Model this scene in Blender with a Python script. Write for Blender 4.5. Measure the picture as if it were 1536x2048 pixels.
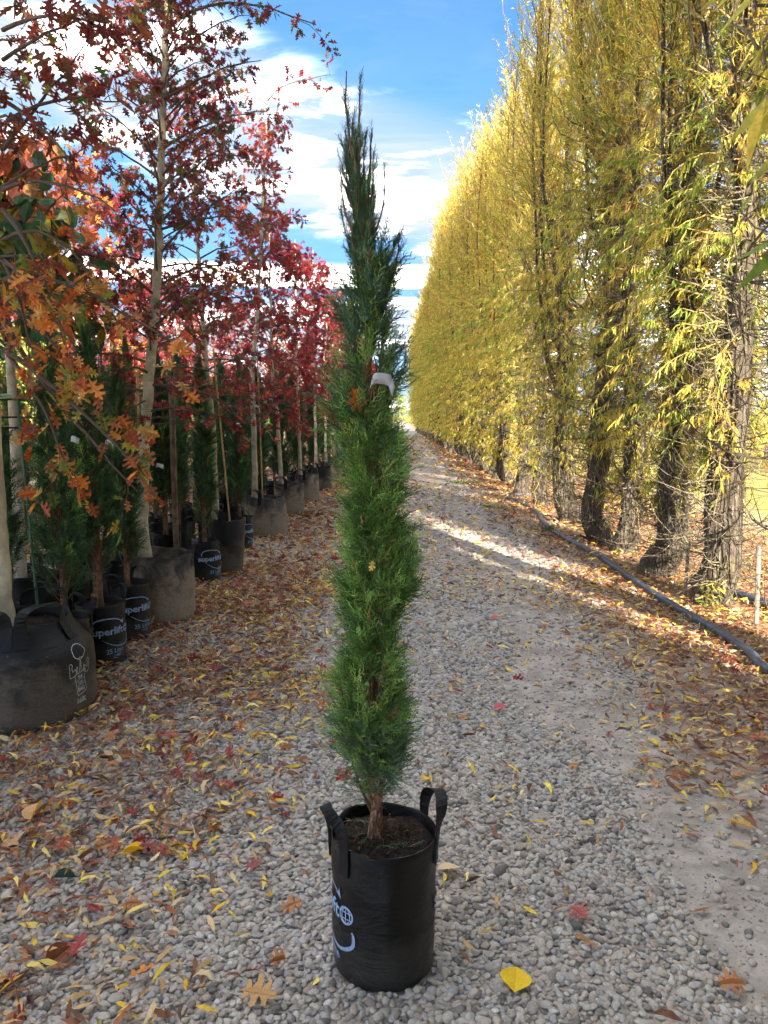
import bpy, math, random
import numpy as np
from mathutils import Vector, Matrix

for _o in list(bpy.data.objects):
    bpy.data.objects.remove(_o)
scene = bpy.context.scene
COL = scene.collection
PI = math.pi
rad = math.radians

# ------------------------------------------------------------------ camera
CAM_H = 1.58
PITCH = 7.1
YAW = 1.19
F_PX = 1538.0                      # focal length in photograph pixels
cam_d = bpy.data.cameras.new('camera')
cam = bpy.data.objects.new('camera', cam_d)
COL.objects.link(cam)
cam.location = (0, 0, CAM_H)
cam.rotation_euler = (rad(90 - PITCH), 0, rad(YAW))
cam_d.sensor_fit = 'VERTICAL'
cam_d.sensor_height = 34.6
cam_d.lens = 34.6 * F_PX / 2048.0
cam_d.clip_start = 0.05
cam_d.clip_end = 9000
scene.camera = cam

# ------------------------------------------------------------------ light
SUN_ELEV = 27.0
SUN_AZ = 160.0      # degrees clockwise from +Y (the drive runs along +Y): behind the camera, to the right
SKY_STRENGTH = 0.15
SUN_STRENGTH = 2.0
EXPOSURE = 3.6

world = bpy.data.worlds.new('World')
scene.world = world
world.use_nodes = True
wt = world.node_tree
wt.nodes.clear()
def wn(t, **k):
    n = wt.nodes.new(t)
    for a, v in k.items():
        setattr(n, a, v)
    return n
def wmath(op, a, b=None, clamp=False):
    n = wn('ShaderNodeMath', operation=op, use_clamp=clamp)
    for i, v in enumerate((a, b)):
        if v is None: continue
        if isinstance(v, (int, float)): n.inputs[i].default_value = v
        else: wt.links.new(v, n.inputs[i])
    return n.outputs[0]
def wmapr(v, a, b, c, d):
    n = wn('ShaderNodeMapRange', interpolation_type='SMOOTHSTEP')
    wt.links.new(v, n.inputs[0])
    for i, x in enumerate((a, b, c, d)): n.inputs[i + 1].default_value = x
    return n.outputs[0]
CLO = 0.475
sky = wn('ShaderNodeTexSky', sky_type='NISHITA')
sky.sun_disc = False
sky.sun_elevation = rad(SUN_ELEV)
sky.sun_rotation = rad(SUN_AZ)
sky.altitude = 50
sky.air_density = 1.0
sky.dust_density = 0.05
sky.ozone_density = 2.0
hs = wn('ShaderNodeHueSaturation')
hs.inputs['Saturation'].default_value = 1.25
hs.inputs['Value'].default_value = 0.142
wt.links.new(sky.outputs[0], hs.inputs['Color'])
# clouds: a broken bank over the lower sky, in world directions
tc = wn('ShaderNodeTexCoord')
sp = wn('ShaderNodeSeparateXYZ')
wt.links.new(tc.outputs['Generated'], sp.inputs[0])
dx, dy, dz = sp.outputs
den = wmath('ADD', wmath('MAXIMUM', dz, 0.0), 0.10)
cx = wmath('DIVIDE', dx, den)
cy = wmath('DIVIDE', dy, den)
cb = wn('ShaderNodeCombineXYZ')
wt.links.new(cx, cb.inputs[0]); wt.links.new(cy, cb.inputs[1])
cb.inputs[2].default_value = 147.3
mp = wn('ShaderNodeMapping')
mp.inputs['Rotation'].default_value = (0, 0, rad(24))
mp.inputs['Scale'].default_value = (0.85, 1.5, 1)
wt.links.new(cb.outputs[0], mp.inputs[0])
def wnoise(scale, detail, rough, dist=0.0):
    n = wn('ShaderNodeTexNoise')
    n.inputs['Scale'].default_value = scale
    n.inputs['Detail'].default_value = detail
    n.inputs['Roughness'].default_value = rough
    n.inputs['Distortion'].default_value = dist
    wt.links.new(mp.outputs[0], n.inputs['Vector'])
    return n.outputs[0]
n1 = wnoise(1.0, 9, 0.58, 0.5)
n2 = wnoise(2.6, 6, 0.6, 0.3)
n3 = wnoise(0.5, 3, 0.5, 0.0)
elev = wmath('ADD', dz, wmath('MULTIPLY', dx, 0.30))     # the bank slopes down to the right
elev = wmath('ADD', elev, wmath('MULTIPLY', wmath('SUBTRACT', n1, 0.5), 0.11))
bank = wmath('MULTIPLY', wmapr(elev, 0.185, 0.225, 0, 1), wmapr(elev, 0.315, 0.375, 1, 0))
tex = wmapr(n1, 0.40, 0.54, 0.45, 1)
bank = wmath('MULTIPLY', bank, tex)
lowb = wmath('MULTIPLY', wmapr(dz, 0.156, 0.162, 0, 1), wmapr(dz, 0.176, 0.190, 1, 0))
lowb = wmath('MULTIPLY', lowb, wmapr(n3, 0.25, 0.40, 0, 1))
hor = wmath('MULTIPLY', wmapr(dz, 0.0, 0.10, 0.6, 0), wmapr(n2, 0.45, 0.62, 0.0, 1))
veil = wmath('MAXIMUM', wmapr(n2, 0.42, 0.75, 0, 0.16), wmath('MULTIPLY', wmapr(n3, CLO, CLO + 0.09, 0, 0.9), wmapr(n1, 0.35, 0.5, 0.5, 1)))
cov = wmath('MAXIMUM', wmath('MAXIMUM', bank, lowb), wmath('MAXIMUM', hor, veil), clamp=True)
shade = wmath('MULTIPLY', wmapr(n2, 0.31, 0.52, 0, 0.97), wmapr(lowb, 0.0, 0.5, 1, 0.0))
ccol = wn('ShaderNodeMix', data_type='RGBA')
wt.links.new(shade, ccol.inputs[0])
ccol.inputs[6].default_value = (6.2, 6.1, 5.9, 1)
ccol.inputs[7].default_value = (0.29, 0.36, 0.49, 1)
lowt = wn('ShaderNodeMix', data_type='RGBA', blend_type='MULTIPLY')     # clear, deep blue air down to the horizon
wt.links.new(wmapr(dz, 0.0, 0.42, 1, 0), lowt.inputs[0])
wt.links.new(hs.outputs[0], lowt.inputs[6])
lowt.inputs[7].default_value = (0.24, 0.34, 0.56, 1)
mixc = wn('ShaderNodeMix', data_type='RGBA')
wt.links.new(cov, mixc.inputs[0])
wt.links.new(lowt.outputs[2], mixc.inputs[6])
wt.links.new(ccol.outputs[2], mixc.inputs[7])
bg = wn('ShaderNodeBackground')
bg.inputs['Strength'].default_value = SKY_STRENGTH
wt.links.new(mixc.outputs[2], bg.inputs['Color'])
wo = wn('ShaderNodeOutputWorld')
wt.links.new(bg.outputs[0], wo.inputs['Surface'])

sun_d = bpy.data.lights.new('sun', 'SUN')
sun_d.energy = SUN_STRENGTH
sun_d.angle = rad(0.53)
sun_d.color = (1.0, 0.90, 0.76)
sun = bpy.data.objects.new('sun', sun_d)
COL.objects.link(sun)
_az, _el = rad(SUN_AZ), rad(SUN_ELEV)
SUN_DIR = Vector((math.sin(_az) * math.cos(_el), math.cos(_az) * math.cos(_el), math.sin(_el)))
sun.rotation_euler = SUN_DIR.to_track_quat('Z', 'Y').to_euler()
sun.location = (6, -6, 20)

vs = scene.view_settings
vs.view_transform = 'Standard'
vs.look = 'None'
vs.exposure = EXPOSURE
vs.gamma = 1.0
vs.use_curve_mapping = False
scene.cycles.use_denoising = True
scene.cycles.max_bounces = 5
scene.cycles.diffuse_bounces = 2
scene.cycles.transmission_bounces = 3
scene.cycles.use_adaptive_sampling = True
scene.cycles.adaptive_threshold = 0.03

# ------------------------------------------------------------------ photograph pixel -> direction
_p, _y = rad(PITCH), rad(YAW)
FWD = np.array([-math.sin(_y) * math.cos(_p), math.cos(_y) * math.cos(_p), -math.sin(_p)])
RGT = np.array([math.cos(_y), math.sin(_y), 0])
UPV = np.cross(RGT, FWD)
def ray(px, py):
    return FWD + RGT * (px - 768) / F_PX - UPV * (py - 1024) / F_PX
def ground_at(px, py, z=0.0):
    d = ray(px, py)
    t = (z - CAM_H) / d[2]
    return np.array([d[0] * t, d[1] * t, z])
def plane_at(px, py, Y):
    d = ray(px, py)
    t = Y / d[1]
    return np.array([d[0] * t, Y, CAM_H + d[2] * t])
def to_px(P):
    P = np.asarray(P, float) - np.array([0, 0, CAM_H])
    zc = P @ FWD
    return 768 + F_PX * (P @ RGT) / zc, 1024 - F_PX * (P @ UPV) / zc, zc

# ------------------------------------------------------------------ mesh helpers
def lin(r, g, b):
    f = lambda c: (c / 255 / 12.92) if c <= 10.3 else ((c / 255 + 0.055) / 1.055) ** 2.4
    return np.array([f(r), f(g), f(b)])

class Geo:
    def __init__(s):
        s.V, s.F, s.C, s.n = [], {}, [], 0
    def add(s, V, F, C=None):
        V = np.asarray(V, float).reshape(-1, 3)
        for f in (F if isinstance(F, list) else [F]):
            f = np.asarray(f, int)
            if len(f) == 0: continue
            s.F.setdefault(f.shape[1], []).append(f + s.n)
        s.V.append(V)
        if C is None: C = np.full((len(V), 3), 0.5)
        C = np.asarray(C, float)
        if C.ndim == 1: C = np.tile(C, (len(V), 1))
        s.C.append(C)
        s.n += len(V)
        return s
    def mesh(s, name, smooth=False):
        V = np.concatenate(s.V); C = np.concatenate(s.C)
        Fs = [np.concatenate(s.F[k]) for k in sorted(s.F)]
        me = bpy.data.meshes.new(name)
        me.vertices.add(len(V))
        me.vertices.foreach_set('co', V.astype('f4').ravel())
        loops = np.concatenate([f.ravel() for f in Fs])
        cnt = np.concatenate([np.full(len(f), f.shape[1]) for f in Fs])
        st = np.concatenate([[0], np.cumsum(cnt)[:-1]])
        me.loops.add(len(loops))
        me.loops.foreach_set('vertex_index', loops.astype('i4'))
        me.polygons.add(len(cnt))
        me.polygons.foreach_set('loop_start', st.astype('i4'))
        me.update(calc_edges=True)
        me.polygons.foreach_set('use_smooth', np.full(len(cnt), smooth))
        at = me.attributes.new('Col', 'FLOAT_COLOR', 'POINT')
        at.data.foreach_set('color', np.c_[C, np.ones(len(C))].astype('f4').ravel())
        me.validate()
        return me
    def build(s, name, mat, parent=None, smooth=False):
        return link(name, s.mesh(name, smooth), mat, parent)

def link(name, me, mat=None, parent=None):
    o = bpy.data.objects.new(name, me)
    COL.objects.link(o)
    if mat is not None and me is not None and len(me.materials) == 0:
        me.materials.append(mat)
    o.parent = parent
    return o
def tag(o, label, cat, group=None):
    o['label'] = label
    o['category'] = cat
    if group: o['group'] = group
    return o
def thing(name, label, cat, loc=(0, 0, 0), rz=0.0, group=None):
    o = bpy.data.objects.new(name, None)
    o.empty_display_size = 0.1
    COL.objects.link(o)
    o.location = loc
    o.rotation_euler = (0, 0, rz)
    return tag(o, label, cat, group)
def dup(root, loc, rz=0.0, scale=1.0, label=None, group=None):
    r = root.copy()
    COL.objects.link(r)
    r.location = loc
    r.rotation_euler = (0, 0, rz)
    r.scale = (scale,) * 3
    if label: r['label'] = label
    if group: r['group'] = group
    for ch in list(root.children):
        c = ch.copy(); COL.objects.link(c); c.parent = r
        for g in list(ch.children):
            d = g.copy(); COL.objects.link(d); d.parent = c
    return r

def unit(v, ax=-1):
    return v / np.maximum(np.linalg.norm(v, axis=ax, keepdims=True), 1e-9)
def tubes(P, R, n=3):
    """K tubes of S points each -> verts, quads"""
    P = np.asarray(P, float); R = np.asarray(R, float)
    if P.ndim == 2: P = P[None]; R = R[None]
    K, S, _ = P.shape
    T = unit(np.gradient(P, axis=1))
    m = unit(T.mean(1))
    ref = np.where((np.abs(m[:, 2]) > 0.8)[:, None], np.array([1.0, 0.13, 0]), np.array([0, 0.1, 1.0]))
    U = unit(np.cross(T, ref[:, None, :]))
    W = np.cross(T, U)
    a = np.arange(n) * 2 * PI / n
    V = P[:, :, None, :] + R[:, :, None, None] * (np.cos(a)[None, None, :, None] * U[:, :, None, :] + np.sin(a)[None, None, :, None] * W[:, :, None, :])
    k = np.arange(K)[:, None, None] * S * n
    s = np.arange(S - 1)[None, :, None] * n
    i = np.arange(n)[None, None, :]
    j = (i + 1) % n
    F = np.stack([k + s + i, k + s + j, k + s + n + j, k + s + n + i], -1).reshape(-1, 4)
    return V.reshape(-1, 3), F
def bez(a, b, c, t):
    a, b, c = (np.asarray(x, float)[..., None, :] for x in (a, b, c))
    t = np.asarray(t)[:, None]
    return a * (1 - t) ** 2 + 2 * b * t * (1 - t) + c * t ** 2
def smooth_path(P, n):
    """Catmull-Rom through P, n samples"""
    P = np.asarray(P, float)
    Q = np.vstack([2 * P[0] - P[1], P, 2 * P[-1] - P[-2]])
    out = []
    for u in np.linspace(0, len(P) - 1 - 1e-6, n):
        i = int(u); t = u - i
        p0, p1, p2, p3 = Q[i], Q[i + 1], Q[i + 2], Q[i + 3]
        out.append(0.5 * (2 * p1 + (p2 - p0) * t + (2 * p0 - 5 * p1 + 4 * p2 - p3) * t * t + (3 * p1 - p0 - 3 * p2 + p3) * t ** 3))
    return np.array(out)
def stamp(geo, tV, tF, M, T, C):
    """copy template (tV, list of tF) K times with matrices M (K,3,3), offsets T, colours C (K,3) or (K,n,3)"""
    K = len(T); n = len(tV)
    V = np.einsum('kij,nj->kni', M, tV) + T[:, None, :]
    if C.ndim == 2: C = np.repeat(C[:, None, :], n, 1)
    Fs = []
    for f in tF:
        f = np.asarray(f)
        Fs.append((f[None] + (np.arange(K) * n)[:, None, None]).reshape(-1, f.shape[1]))
    geo.add(V.reshape(-1, 3), Fs, C.reshape(-1, 3))
def frames(X, rng, roll=PI, up=None):
    """K matrices whose first column is X, rolled about it at random"""
    X = unit(X)
    ref = np.where((np.abs(X[:, 2]) > 0.95)[:, None], np.array([1.0, 0, 0]), np.array([0, 0, 1.0]))
    Y = unit(np.cross(ref, X)); Z = np.cross(X, Y)
    a = rng.uniform(-roll, roll, len(X))[:, None]
    Y2 = Y * np.cos(a) + Z * np.sin(a)
    Z2 = np.cross(X, Y2)
    return np.stack([X, Y2, Z2], -1)
def vnoise(rng, k, *, n=1):
    v = rng.normal(size=(k, 3))
    return unit(v)

# ------------------------------------------------------------------ materials
def new_mat(name):
    m = bpy.data.materials.new(name)
    m.use_nodes = True
    nt = m.node_tree
    nt.nodes.clear()
    return m, nt
class N:
    """small node helper"""
    def __init__(s, nt): s.nt = nt
    def node(s, t, **k):
        n = s.nt.nodes.new(t)
        for a, v in k.items(): setattr(n, a, v)
        return n
    def put(s, sock, v):
        if isinstance(v, bpy.types.NodeSocket): s.nt.links.new(v, sock)
        elif isinstance(v, (tuple, list, np.ndarray)):
            v = tuple(float(x) for x in v)
            if sock.type == 'RGBA' and len(v) == 3: v += (1.0,)
            sock.default_value = v
        else: sock.default_value = v
    def coords(s, kind='Object', scale=(1, 1, 1), rot=(0, 0, 0)):
        t = s.node('ShaderNodeTexCoord'); m = s.node('ShaderNodeMapping')
        s.put(m.inputs['Scale'], scale); s.put(m.inputs['Rotation'], rot)
        s.nt.links.new(t.outputs[kind], m.inputs[0])
        return m.outputs[0]
    def noise(s, vec, scale, detail=4, rough=0.55, dist=0.0):
        n = s.node('ShaderNodeTexNoise')
        s.put(n.inputs['Scale'], scale); s.put(n.inputs['Detail'], detail)
        s.put(n.inputs['Roughness'], rough); s.put(n.inputs['Distortion'], dist)
        s.nt.links.new(vec, n.inputs['Vector'])
        return n.outputs[0]
    def voro(s, vec, scale, feature='F1', out=0, rnd=1.0):
        n = s.node('ShaderNodeTexVoronoi', feature=feature)
        s.put(n.inputs['Scale'], scale); s.put(n.inputs['Randomness'], rnd)
        s.nt.links.new(vec, n.inputs['Vector'])
        return n.outputs[out]
    def ramp(s, v, a, b, c=0.0, d=1.0, smooth=True):
        n = s.node('ShaderNodeMapRange', interpolation_type='SMOOTHSTEP' if smooth else 'LINEAR')
        s.put(n.inputs[0], v)
        for i, x in enumerate((a, b, c, d)): s.put(n.inputs[i + 1], x)
        return n.outputs[0]
    def mix(s, f, a, b, mode='MIX'):
        n = s.node('ShaderNodeMix', data_type='RGBA', blend_type=mode)
        s.put(n.inputs[0], f); s.put(n.inputs[6], a); s.put(n.inputs[7], b)
        return n.outputs[2]
    def math(s, op, a, b=None, clamp=False):
        n = s.node('ShaderNodeMath', operation=op, use_clamp=clamp)
        s.put(n.inputs[0], a)
        if b is not None: s.put(n.inputs[1], b)
        return n.outputs[0]
    def sep(s, v):
        n = s.node('ShaderNodeSeparateXYZ'); s.nt.links.new(v, n.inputs[0]); return n.outputs
    def attr(s, name='Col', typ='GEOMETRY'):
        n = s.node('ShaderNodeAttribute', attribute_name=name, attribute_type=typ); return n.outputs['Color']
    def rand(s):
        return s.node('ShaderNodeObjectInfo').outputs['Random']
    def bump(s, h, strength, dist, normal=None):
        n = s.node('ShaderNodeBump')
        s.put(n.inputs['Strength'], strength); s.put(n.inputs['Distance'], dist); s.put(n.inputs['Height'], h)
        if normal is not None: s.put(n.inputs['Normal'], normal)
        return n.outputs[0]
    def out(s, bsdf):
        o = s.node('ShaderNodeOutputMaterial'); s.nt.links.new(bsdf, o.inputs['Surface'])
    def principled(s, col, rough=0.7, normal=None, spec=0.4, **k):
        p = s.node('ShaderNodeBsdfPrincipled')
        s.put(p.inputs['Base Color'], col); s.put(p.inputs['Roughness'], rough)
        s.put(p.inputs['Specular IOR Level'], spec)
        if normal is not None: s.put(p.inputs['Normal'], normal)
        for a, v in k.items(): s.put(p.inputs[a], v)
        return p.outputs[0]

def leaf_mat(name, trans=0.35, rough=0.5, spec=0.35, var=0.25, blotch=30.0):
    m, nt = new_mat(name); n = N(nt)
    c = n.attr()
    v = n.noise(n.coords('Object'), blotch, 3)
    c2 = n.mix(1.0, c, n.mix(n.ramp(v, 0.3, 0.7), (1 - var,) * 3, (1 + var,) * 3), 'MULTIPLY')
    p = n.principled(c2, rough, spec=spec)
    t = n.node('ShaderNodeBsdfTranslucent'); n.put(t.inputs[0], n.mix(1.0, c2, (1.12, 1.08, 0.88), 'MULTIPLY'))
    ms = n.node('ShaderNodeMixShader'); ms.inputs[0].default_value = trans
    nt.links.new(p, ms.inputs[1]); nt.links.new(t.outputs[0], ms.inputs[2])
    n.out(ms.outputs[0])
    return m
M_OAKLEAF = leaf_mat('oak_leaf', 0.5, 0.5)
M_WILLOWLEAF = leaf_mat('willow_leaf', 0.52, 0.55)
M_BROADLEAF = leaf_mat('broad_leaf', 0.3, 0.4)
M_NEEDLE = leaf_mat('cypress_foliage', 0.12, 0.55, 0.3, 0.3, 14.0)
M_LITTER = leaf_mat('fallen_leaf', 0.15, 0.6, 0.3, 0.3, 60.0)
M_TWIG, _nt = new_mat('twig'); _n = N(_nt)
_n.out(_n.principled(_n.attr(), 0.8, spec=0.2))

def bark_mat(name, dark, mid, light, sc, stretch, bump=0.02, lichen=None):
    m, nt = new_mat(name); n = N(nt)
    v = n.coords('Object', (1, 1, stretch))
    a = n.noise(v, sc, 6, 0.65, 0.6)
    b = n.noise(v, sc * 3.3, 5, 0.6)
    cr = n.voro(v, sc * 1.6, 'DISTANCE_TO_EDGE')
    c = n.mix(n.ramp(a, 0.35, 0.65), dark, mid)
    c = n.mix(n.ramp(b, 0.5, 0.75), c, light)
    c = n.mix(n.ramp(cr, 0.0, 0.10, 0.35, 0), c, tuple(x * 0.55 for x in dark))
    if lichen is not None:
        l = n.noise(n.coords('Object'), 5.0, 5, 0.7)
        c = n.mix(n.ramp(l, 0.50, 0.70, 0, 0.55), c, lichen)
    h = n.math('ADD', n.ramp(cr, 0, 0.2), n.math('MULTIPLY', b, 0.7))
    n.out(n.principled(c, 0.9, n.bump(h, 0.9, bump), spec=0.15))
    return m
M_WILLOWBARK = bark_mat('willow_bark', lin(66, 58, 50), lin(100, 91, 80), lin(142, 132, 118), 13, 0.13, 0.03, lin(126, 120, 82))
M_CYPBARK = bark_mat('cypress_bark', lin(92, 66, 50), lin(140, 106, 84), lin(186, 160, 140), 40, 0.35, 0.006)
def oak_bark():
    m, nt = new_mat('oak_bark'); n = N(nt)
    v = n.coords('Object', (1, 1, 1))
    rings = n.noise(n.coords('Object', (0.6, 0.6, 26)), 1.6, 3, 0.6)
    a = n.noise(v, 9, 5, 0.6)
    c = n.mix(n.ramp(a, 0.35, 0.68), lin(150, 140, 118), lin(192, 182, 158))
    c = n.mix(n.ramp(n.noise(v, 3.1, 3), 0.5, 0.68, 0, 0.6), c, lin(160, 158, 122))
    c = n.mix(n.ramp(rings, 0.62, 0.72, 0, 0.5), c, lin(86, 74, 60))
    n.out(n.principled(c, 0.8, n.bump(n.math('ADD', rings, a), 0.35, 0.006), spec=0.25))
    return m
M_OAKBARK = oak_bark()
def bag_mat(name, base, dust, amount, top=0.5, rough=0.42, spec=0.35):
    """black woven plastic, dusted with dried mud towards its foot and in blotches"""
    m, nt = new_mat(name); n = N(nt)
    v = n.coords('Object')
    z = n.sep(v)[2]
    b = n.noise(v, 7, 6, 0.62, 0.5)
    fine = n.noise(n.coords('Object', (1, 1, 2.2)), 60, 4, 0.6)
    f = n.math('ADD', n.ramp(z, 0.0, top, 0.42, -0.15), n.math('SUBTRACT', b, 0.5))
    f = n.ramp(f, 0.0, 0.36, 0.0, amount)
    f = n.math('MULTIPLY', f, n.ramp(fine, 0.3, 0.6, 0.55, 1.0))
    sp = n.ramp(n.noise(v, 34, 3, 0.5), 0.70, 0.76, 0, amount)
    f = n.math('MAXIMUM', f, sp)
    c = n.mix(f, n.mix(fine, base, tuple(np.asarray(base) * 1.7)), dust)
    wv = n.node('ShaderNodeTexWave', wave_type='BANDS', bands_direction='Z')
    wv.inputs['Scale'].default_value = 120; nt.links.new(v, wv.inputs['Vector'])
    wr = n.noise(n.coords('Object', (0.6, 0.6, 1.8)), 9, 4, 0.55, 0.8)
    h = n.math('ADD', n.math('MULTIPLY', wv.outputs[1], 0.04), n.math('ADD', wr, n.math('MULTIPLY', fine, 0.12)))
    rg = n.math('ADD', n.math('MULTIPLY', f, 0.45), rough, clamp=True)
    n.out(n.principled(c, rg, n.bump(h, 0.6, 0.018), spec=spec))
    return m
M_BAG = bag_mat('black_bag', (0.0016, 0.0017, 0.0022), lin(140, 134, 126), 0.09, 0.26, 0.27, 0.26)
M_BAGOLD = bag_mat('dusty_bag', (0.0045, 0.005, 0.006), lin(136, 124, 110), 0.40, 0.6, 0.42, 0.3)
M_BAGTAN = bag_mat('muddy_bag', (0.016, 0.016, 0.018), lin(152, 136, 116), 0.9, 0.95, 0.65)
def plain(name, col, rough=0.6, spec=0.4, sc=20, var=0.25, bump=0.0, bd=0.004):
    m, nt = new_mat(name); n = N(nt)
    v = n.noise(n.coords('Object'), sc, 4, 0.6)
    c = n.mix(n.ramp(v, 0.3, 0.7), tuple(np.asarray(col) * (1 - var)), tuple(np.asarray(col) * (1 + var)))
    n.out(n.principled(c, rough, n.bump(v, bump, bd) if bump else None, spec=spec))
    return m
M_STRAP = plain('webbing', (0.0035, 0.004, 0.005), 0.55, 0.3, 160, 0.8, 0.8, 0.004)
M_PRINT = plain('bag_print', lin(140, 160, 190), 0.6, 0.3, 90, 0.15)
M_PRINTW = plain('bag_print_white', lin(196, 200, 206), 0.6, 0.3, 60, 0.2)
M_SOIL = plain('potting_soil', lin(58, 48, 40), 0.95, 0.15, 70, 0.7, 1.0, 0.02)
M_TAG = plain('white_tag', (0.42, 0.44, 0.46), 0.45, 0.4, 30, 0.05)
M_PIPE = plain('poly_pipe', (0.055, 0.065, 0.085), 0.5, 0.4, 24, 0.35, 0.2, 0.003)
M_WIRE = plain('wire', (0.02, 0.02, 0.022), 0.5, 0.4)
M_POST = plain('timber_post', lin(128, 112, 92), 0.85, 0.2, 14, 0.35, 0.5, 0.006)
M_STAKE = plain('grey_stake', lin(150, 140, 124), 0.85, 0.2, 14, 0.3, 0.5, 0.006)
M_CANE = plain('bamboo_cane', lin(168, 142, 100), 0.6, 0.3, 12, 0.25)
M_GREENSTAKE = plain('green_stake', lin(40, 84, 66), 0.5, 0.4, 12, 0.15)
M_TIE = plain('green_tie', lin(150, 178, 132), 0.5, 0.4)
M_PALEPOLE = plain('pale_pole', lin(178, 190, 180), 0.6, 0.3, 12, 0.2)

# ------------------------------------------------------------------ ground
def wob(X, Y, s=0):
    return (np.sin(1.31 * X + 0.73 * Y + s) + np.sin(0.57 * X - 1.77 * Y + 2.1 * s + 1) + np.sin(2.9 * X + 2.3 * Y + 3 * s) * 0.6 + np.sin(5.3 * X - 4.1 * Y + s) * 0.4) / 3.0
def sstep(a, b, x):
    t = np.clip((x - a) / (b - a), 0, 1)
    return t * t * (3 - 2 * t)
def dirt_mask(X, Y):
    """1 where the wheel track is worn to bare dirt"""
    c = 1.10 + 0.10 * np.sin(Y * 0.9) + 0.05 * np.sin(2.3 * Y + 1)
    w = 0.25 + 0.07 * np.sin(1.7 * Y) + 0.10 * wob(X * 2, Y * 2, 1)
    m = 1 - sstep(w * 0.8, w * 1.5, np.abs(X - c))
    m2 = sstep(0.55, 0.85, wob(X * 1.7, Y * 1.7, 4)) * 0.6
    return np.maximum(m, m2)
def litter_density(X, Y):
    k = 0.5 + 0.5 * wob(X * 1.9, Y * 1.9, 2)
    k2 = 0.5 + 0.5 * wob(X * 5, Y * 5, 7)
    patch = np.clip(0.25 + 1.1 * k * (0.4 + 0.9 * k2), 0, 1.6)
    verge = sstep(0.95, 2.0, X + 0.35 * wob(X, Y, 9)) * 1300 * (0.4 + 0.65 * patch)
    left = sstep(-0.1, -0.95, X + 0.3 * wob(X, Y, 5)) * (700 + 1150 * sstep(2.3, 3.6, Y)) * patch
    mid = 75 + 330 * sstep(4.0, 10, Y)
    return np.where(X > 1.0, np.maximum(verge, mid * patch), np.maximum(left, mid * patch)) + 0 * Y

m, nt = new_mat('ground_dirt'); n = N(nt)
v = n.coords('Object')
xx, yy, _z = n.sep(v)
big = n.noise(v, 0.9, 5, 0.6)
fine = n.noise(v, 42, 5, 0.65)
mid = n.noise(v, 6, 5, 0.6, 0.5)
c = n.mix(n.ramp(mid, 0.3, 0.7), lin(150, 139, 128), lin(190, 178, 166))
c = n.mix(n.ramp(fine, 0.55, 0.72, 0, 0.55), c, lin(186, 180, 174))
c = n.mix(n.ramp(fine, 0.28, 0.42, 0.55, 0), c, lin(74, 64, 58))
# distant gravel that is too small to pick apart
pv = n.voro(n.coords('Object', (1, 1, 0.01)), 36, out=1)
pc = n.mix(0.5, n.mix(1.0, pv, (0.42, 0.41, 0.40), 'MULTIPLY'), lin(170, 164, 158))
# leaf mould under the trees on the right and round the bags on the left
edge = n.math('MULTIPLY', n.math('SUBTRACT', big, 0.5), 1.6)
vr = n.math('MULTIPLY', n.ramp(n.math('ADD', xx, edge), 1.3, 2.3), n.ramp(n.math('ADD', xx, edge), 4.2, 6.0, 1, 0))
vl = n.math('MULTIPLY', n.ramp(n.math('ADD', xx, edge), -0.7, -1.8), n.ramp(xx, -2.6, -3.6, 1, 0))
fr = n.ramp(yy, 8, 22)
lm = n.math('MAXIMUM', n.math('MULTIPLY', vr, n.ramp(fr, 0, 1, 0.75, 0.95)), n.math('MULTIPLY', vl, 0.7))
lm = n.math('MAXIMUM', lm, n.math('MULTIPLY', fr, n.ramp(n.noise(v, 2.3, 6, 0.75), 0.46, 0.6, 0.0, 0.42)))
lv = n.voro(n.coords('Object', (1, 1, 0.01), (0, 0, 0.4)), 22, out=1)
lcol = n.mix(n.sep(lv)[0], lin(92, 66, 48), lin(168, 122, 76))
lcol = n.mix(n.ramp(n.sep(lv)[1], 0.8, 0.95), lcol, lin(206, 170, 90))
c = n.mix(n.math('MULTIPLY', n.ramp(yy, 7, 12), 0.6), c, pc)
c = n.mix(lm, c, lcol)
# straw and grass past the shelterbelt
gr = n.mix(n.noise(v, 3, 5, 0.7), lin(168, 150, 92), lin(120, 122, 58))
c = n.mix(n.ramp(n.math('ADD', xx, edge), 4.6, 6.2), c, gr)
h = n.math('ADD', n.math('MULTIPLY', fine, 0.5), mid)
n.out(n.principled(c, 0.92, n.bump(h, 0.6, 0.03), spec=0.15))
M_GROUND = m
g = Geo()
xs = np.concatenate([[-4000, -600, -100, -30], np.linspace(-12, 12, 25), [30, 100, 600, 4000]])
ys = np.concatenate([[-600, -100, -30], np.linspace(-10, 50, 41), [100, 300, 1000, 5000]])
XX, YY = np.meshgrid(xs, ys)
near = np.exp(-((XX / 14) ** 4)) * (YY > -9) * (YY < 48)
ZZ = 0.0 * XX
nx = len(xs)
idx = np.arange(len(xs) * len(ys)).reshape(len(ys), nx)
Fq = np.stack([idx[:-1, :-1], idx[:-1, 1:], idx[1:, 1:], idx[1:, :-1]], -1).reshape(-1, 4)
g.add(np.stack([XX, YY, ZZ], -1), Fq)
ground = g.build('ground', M_GROUND)
ground['kind'] = 'structure'
ground['label'] = 'grey gravel and dirt drive strewn with autumn leaves'

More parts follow.
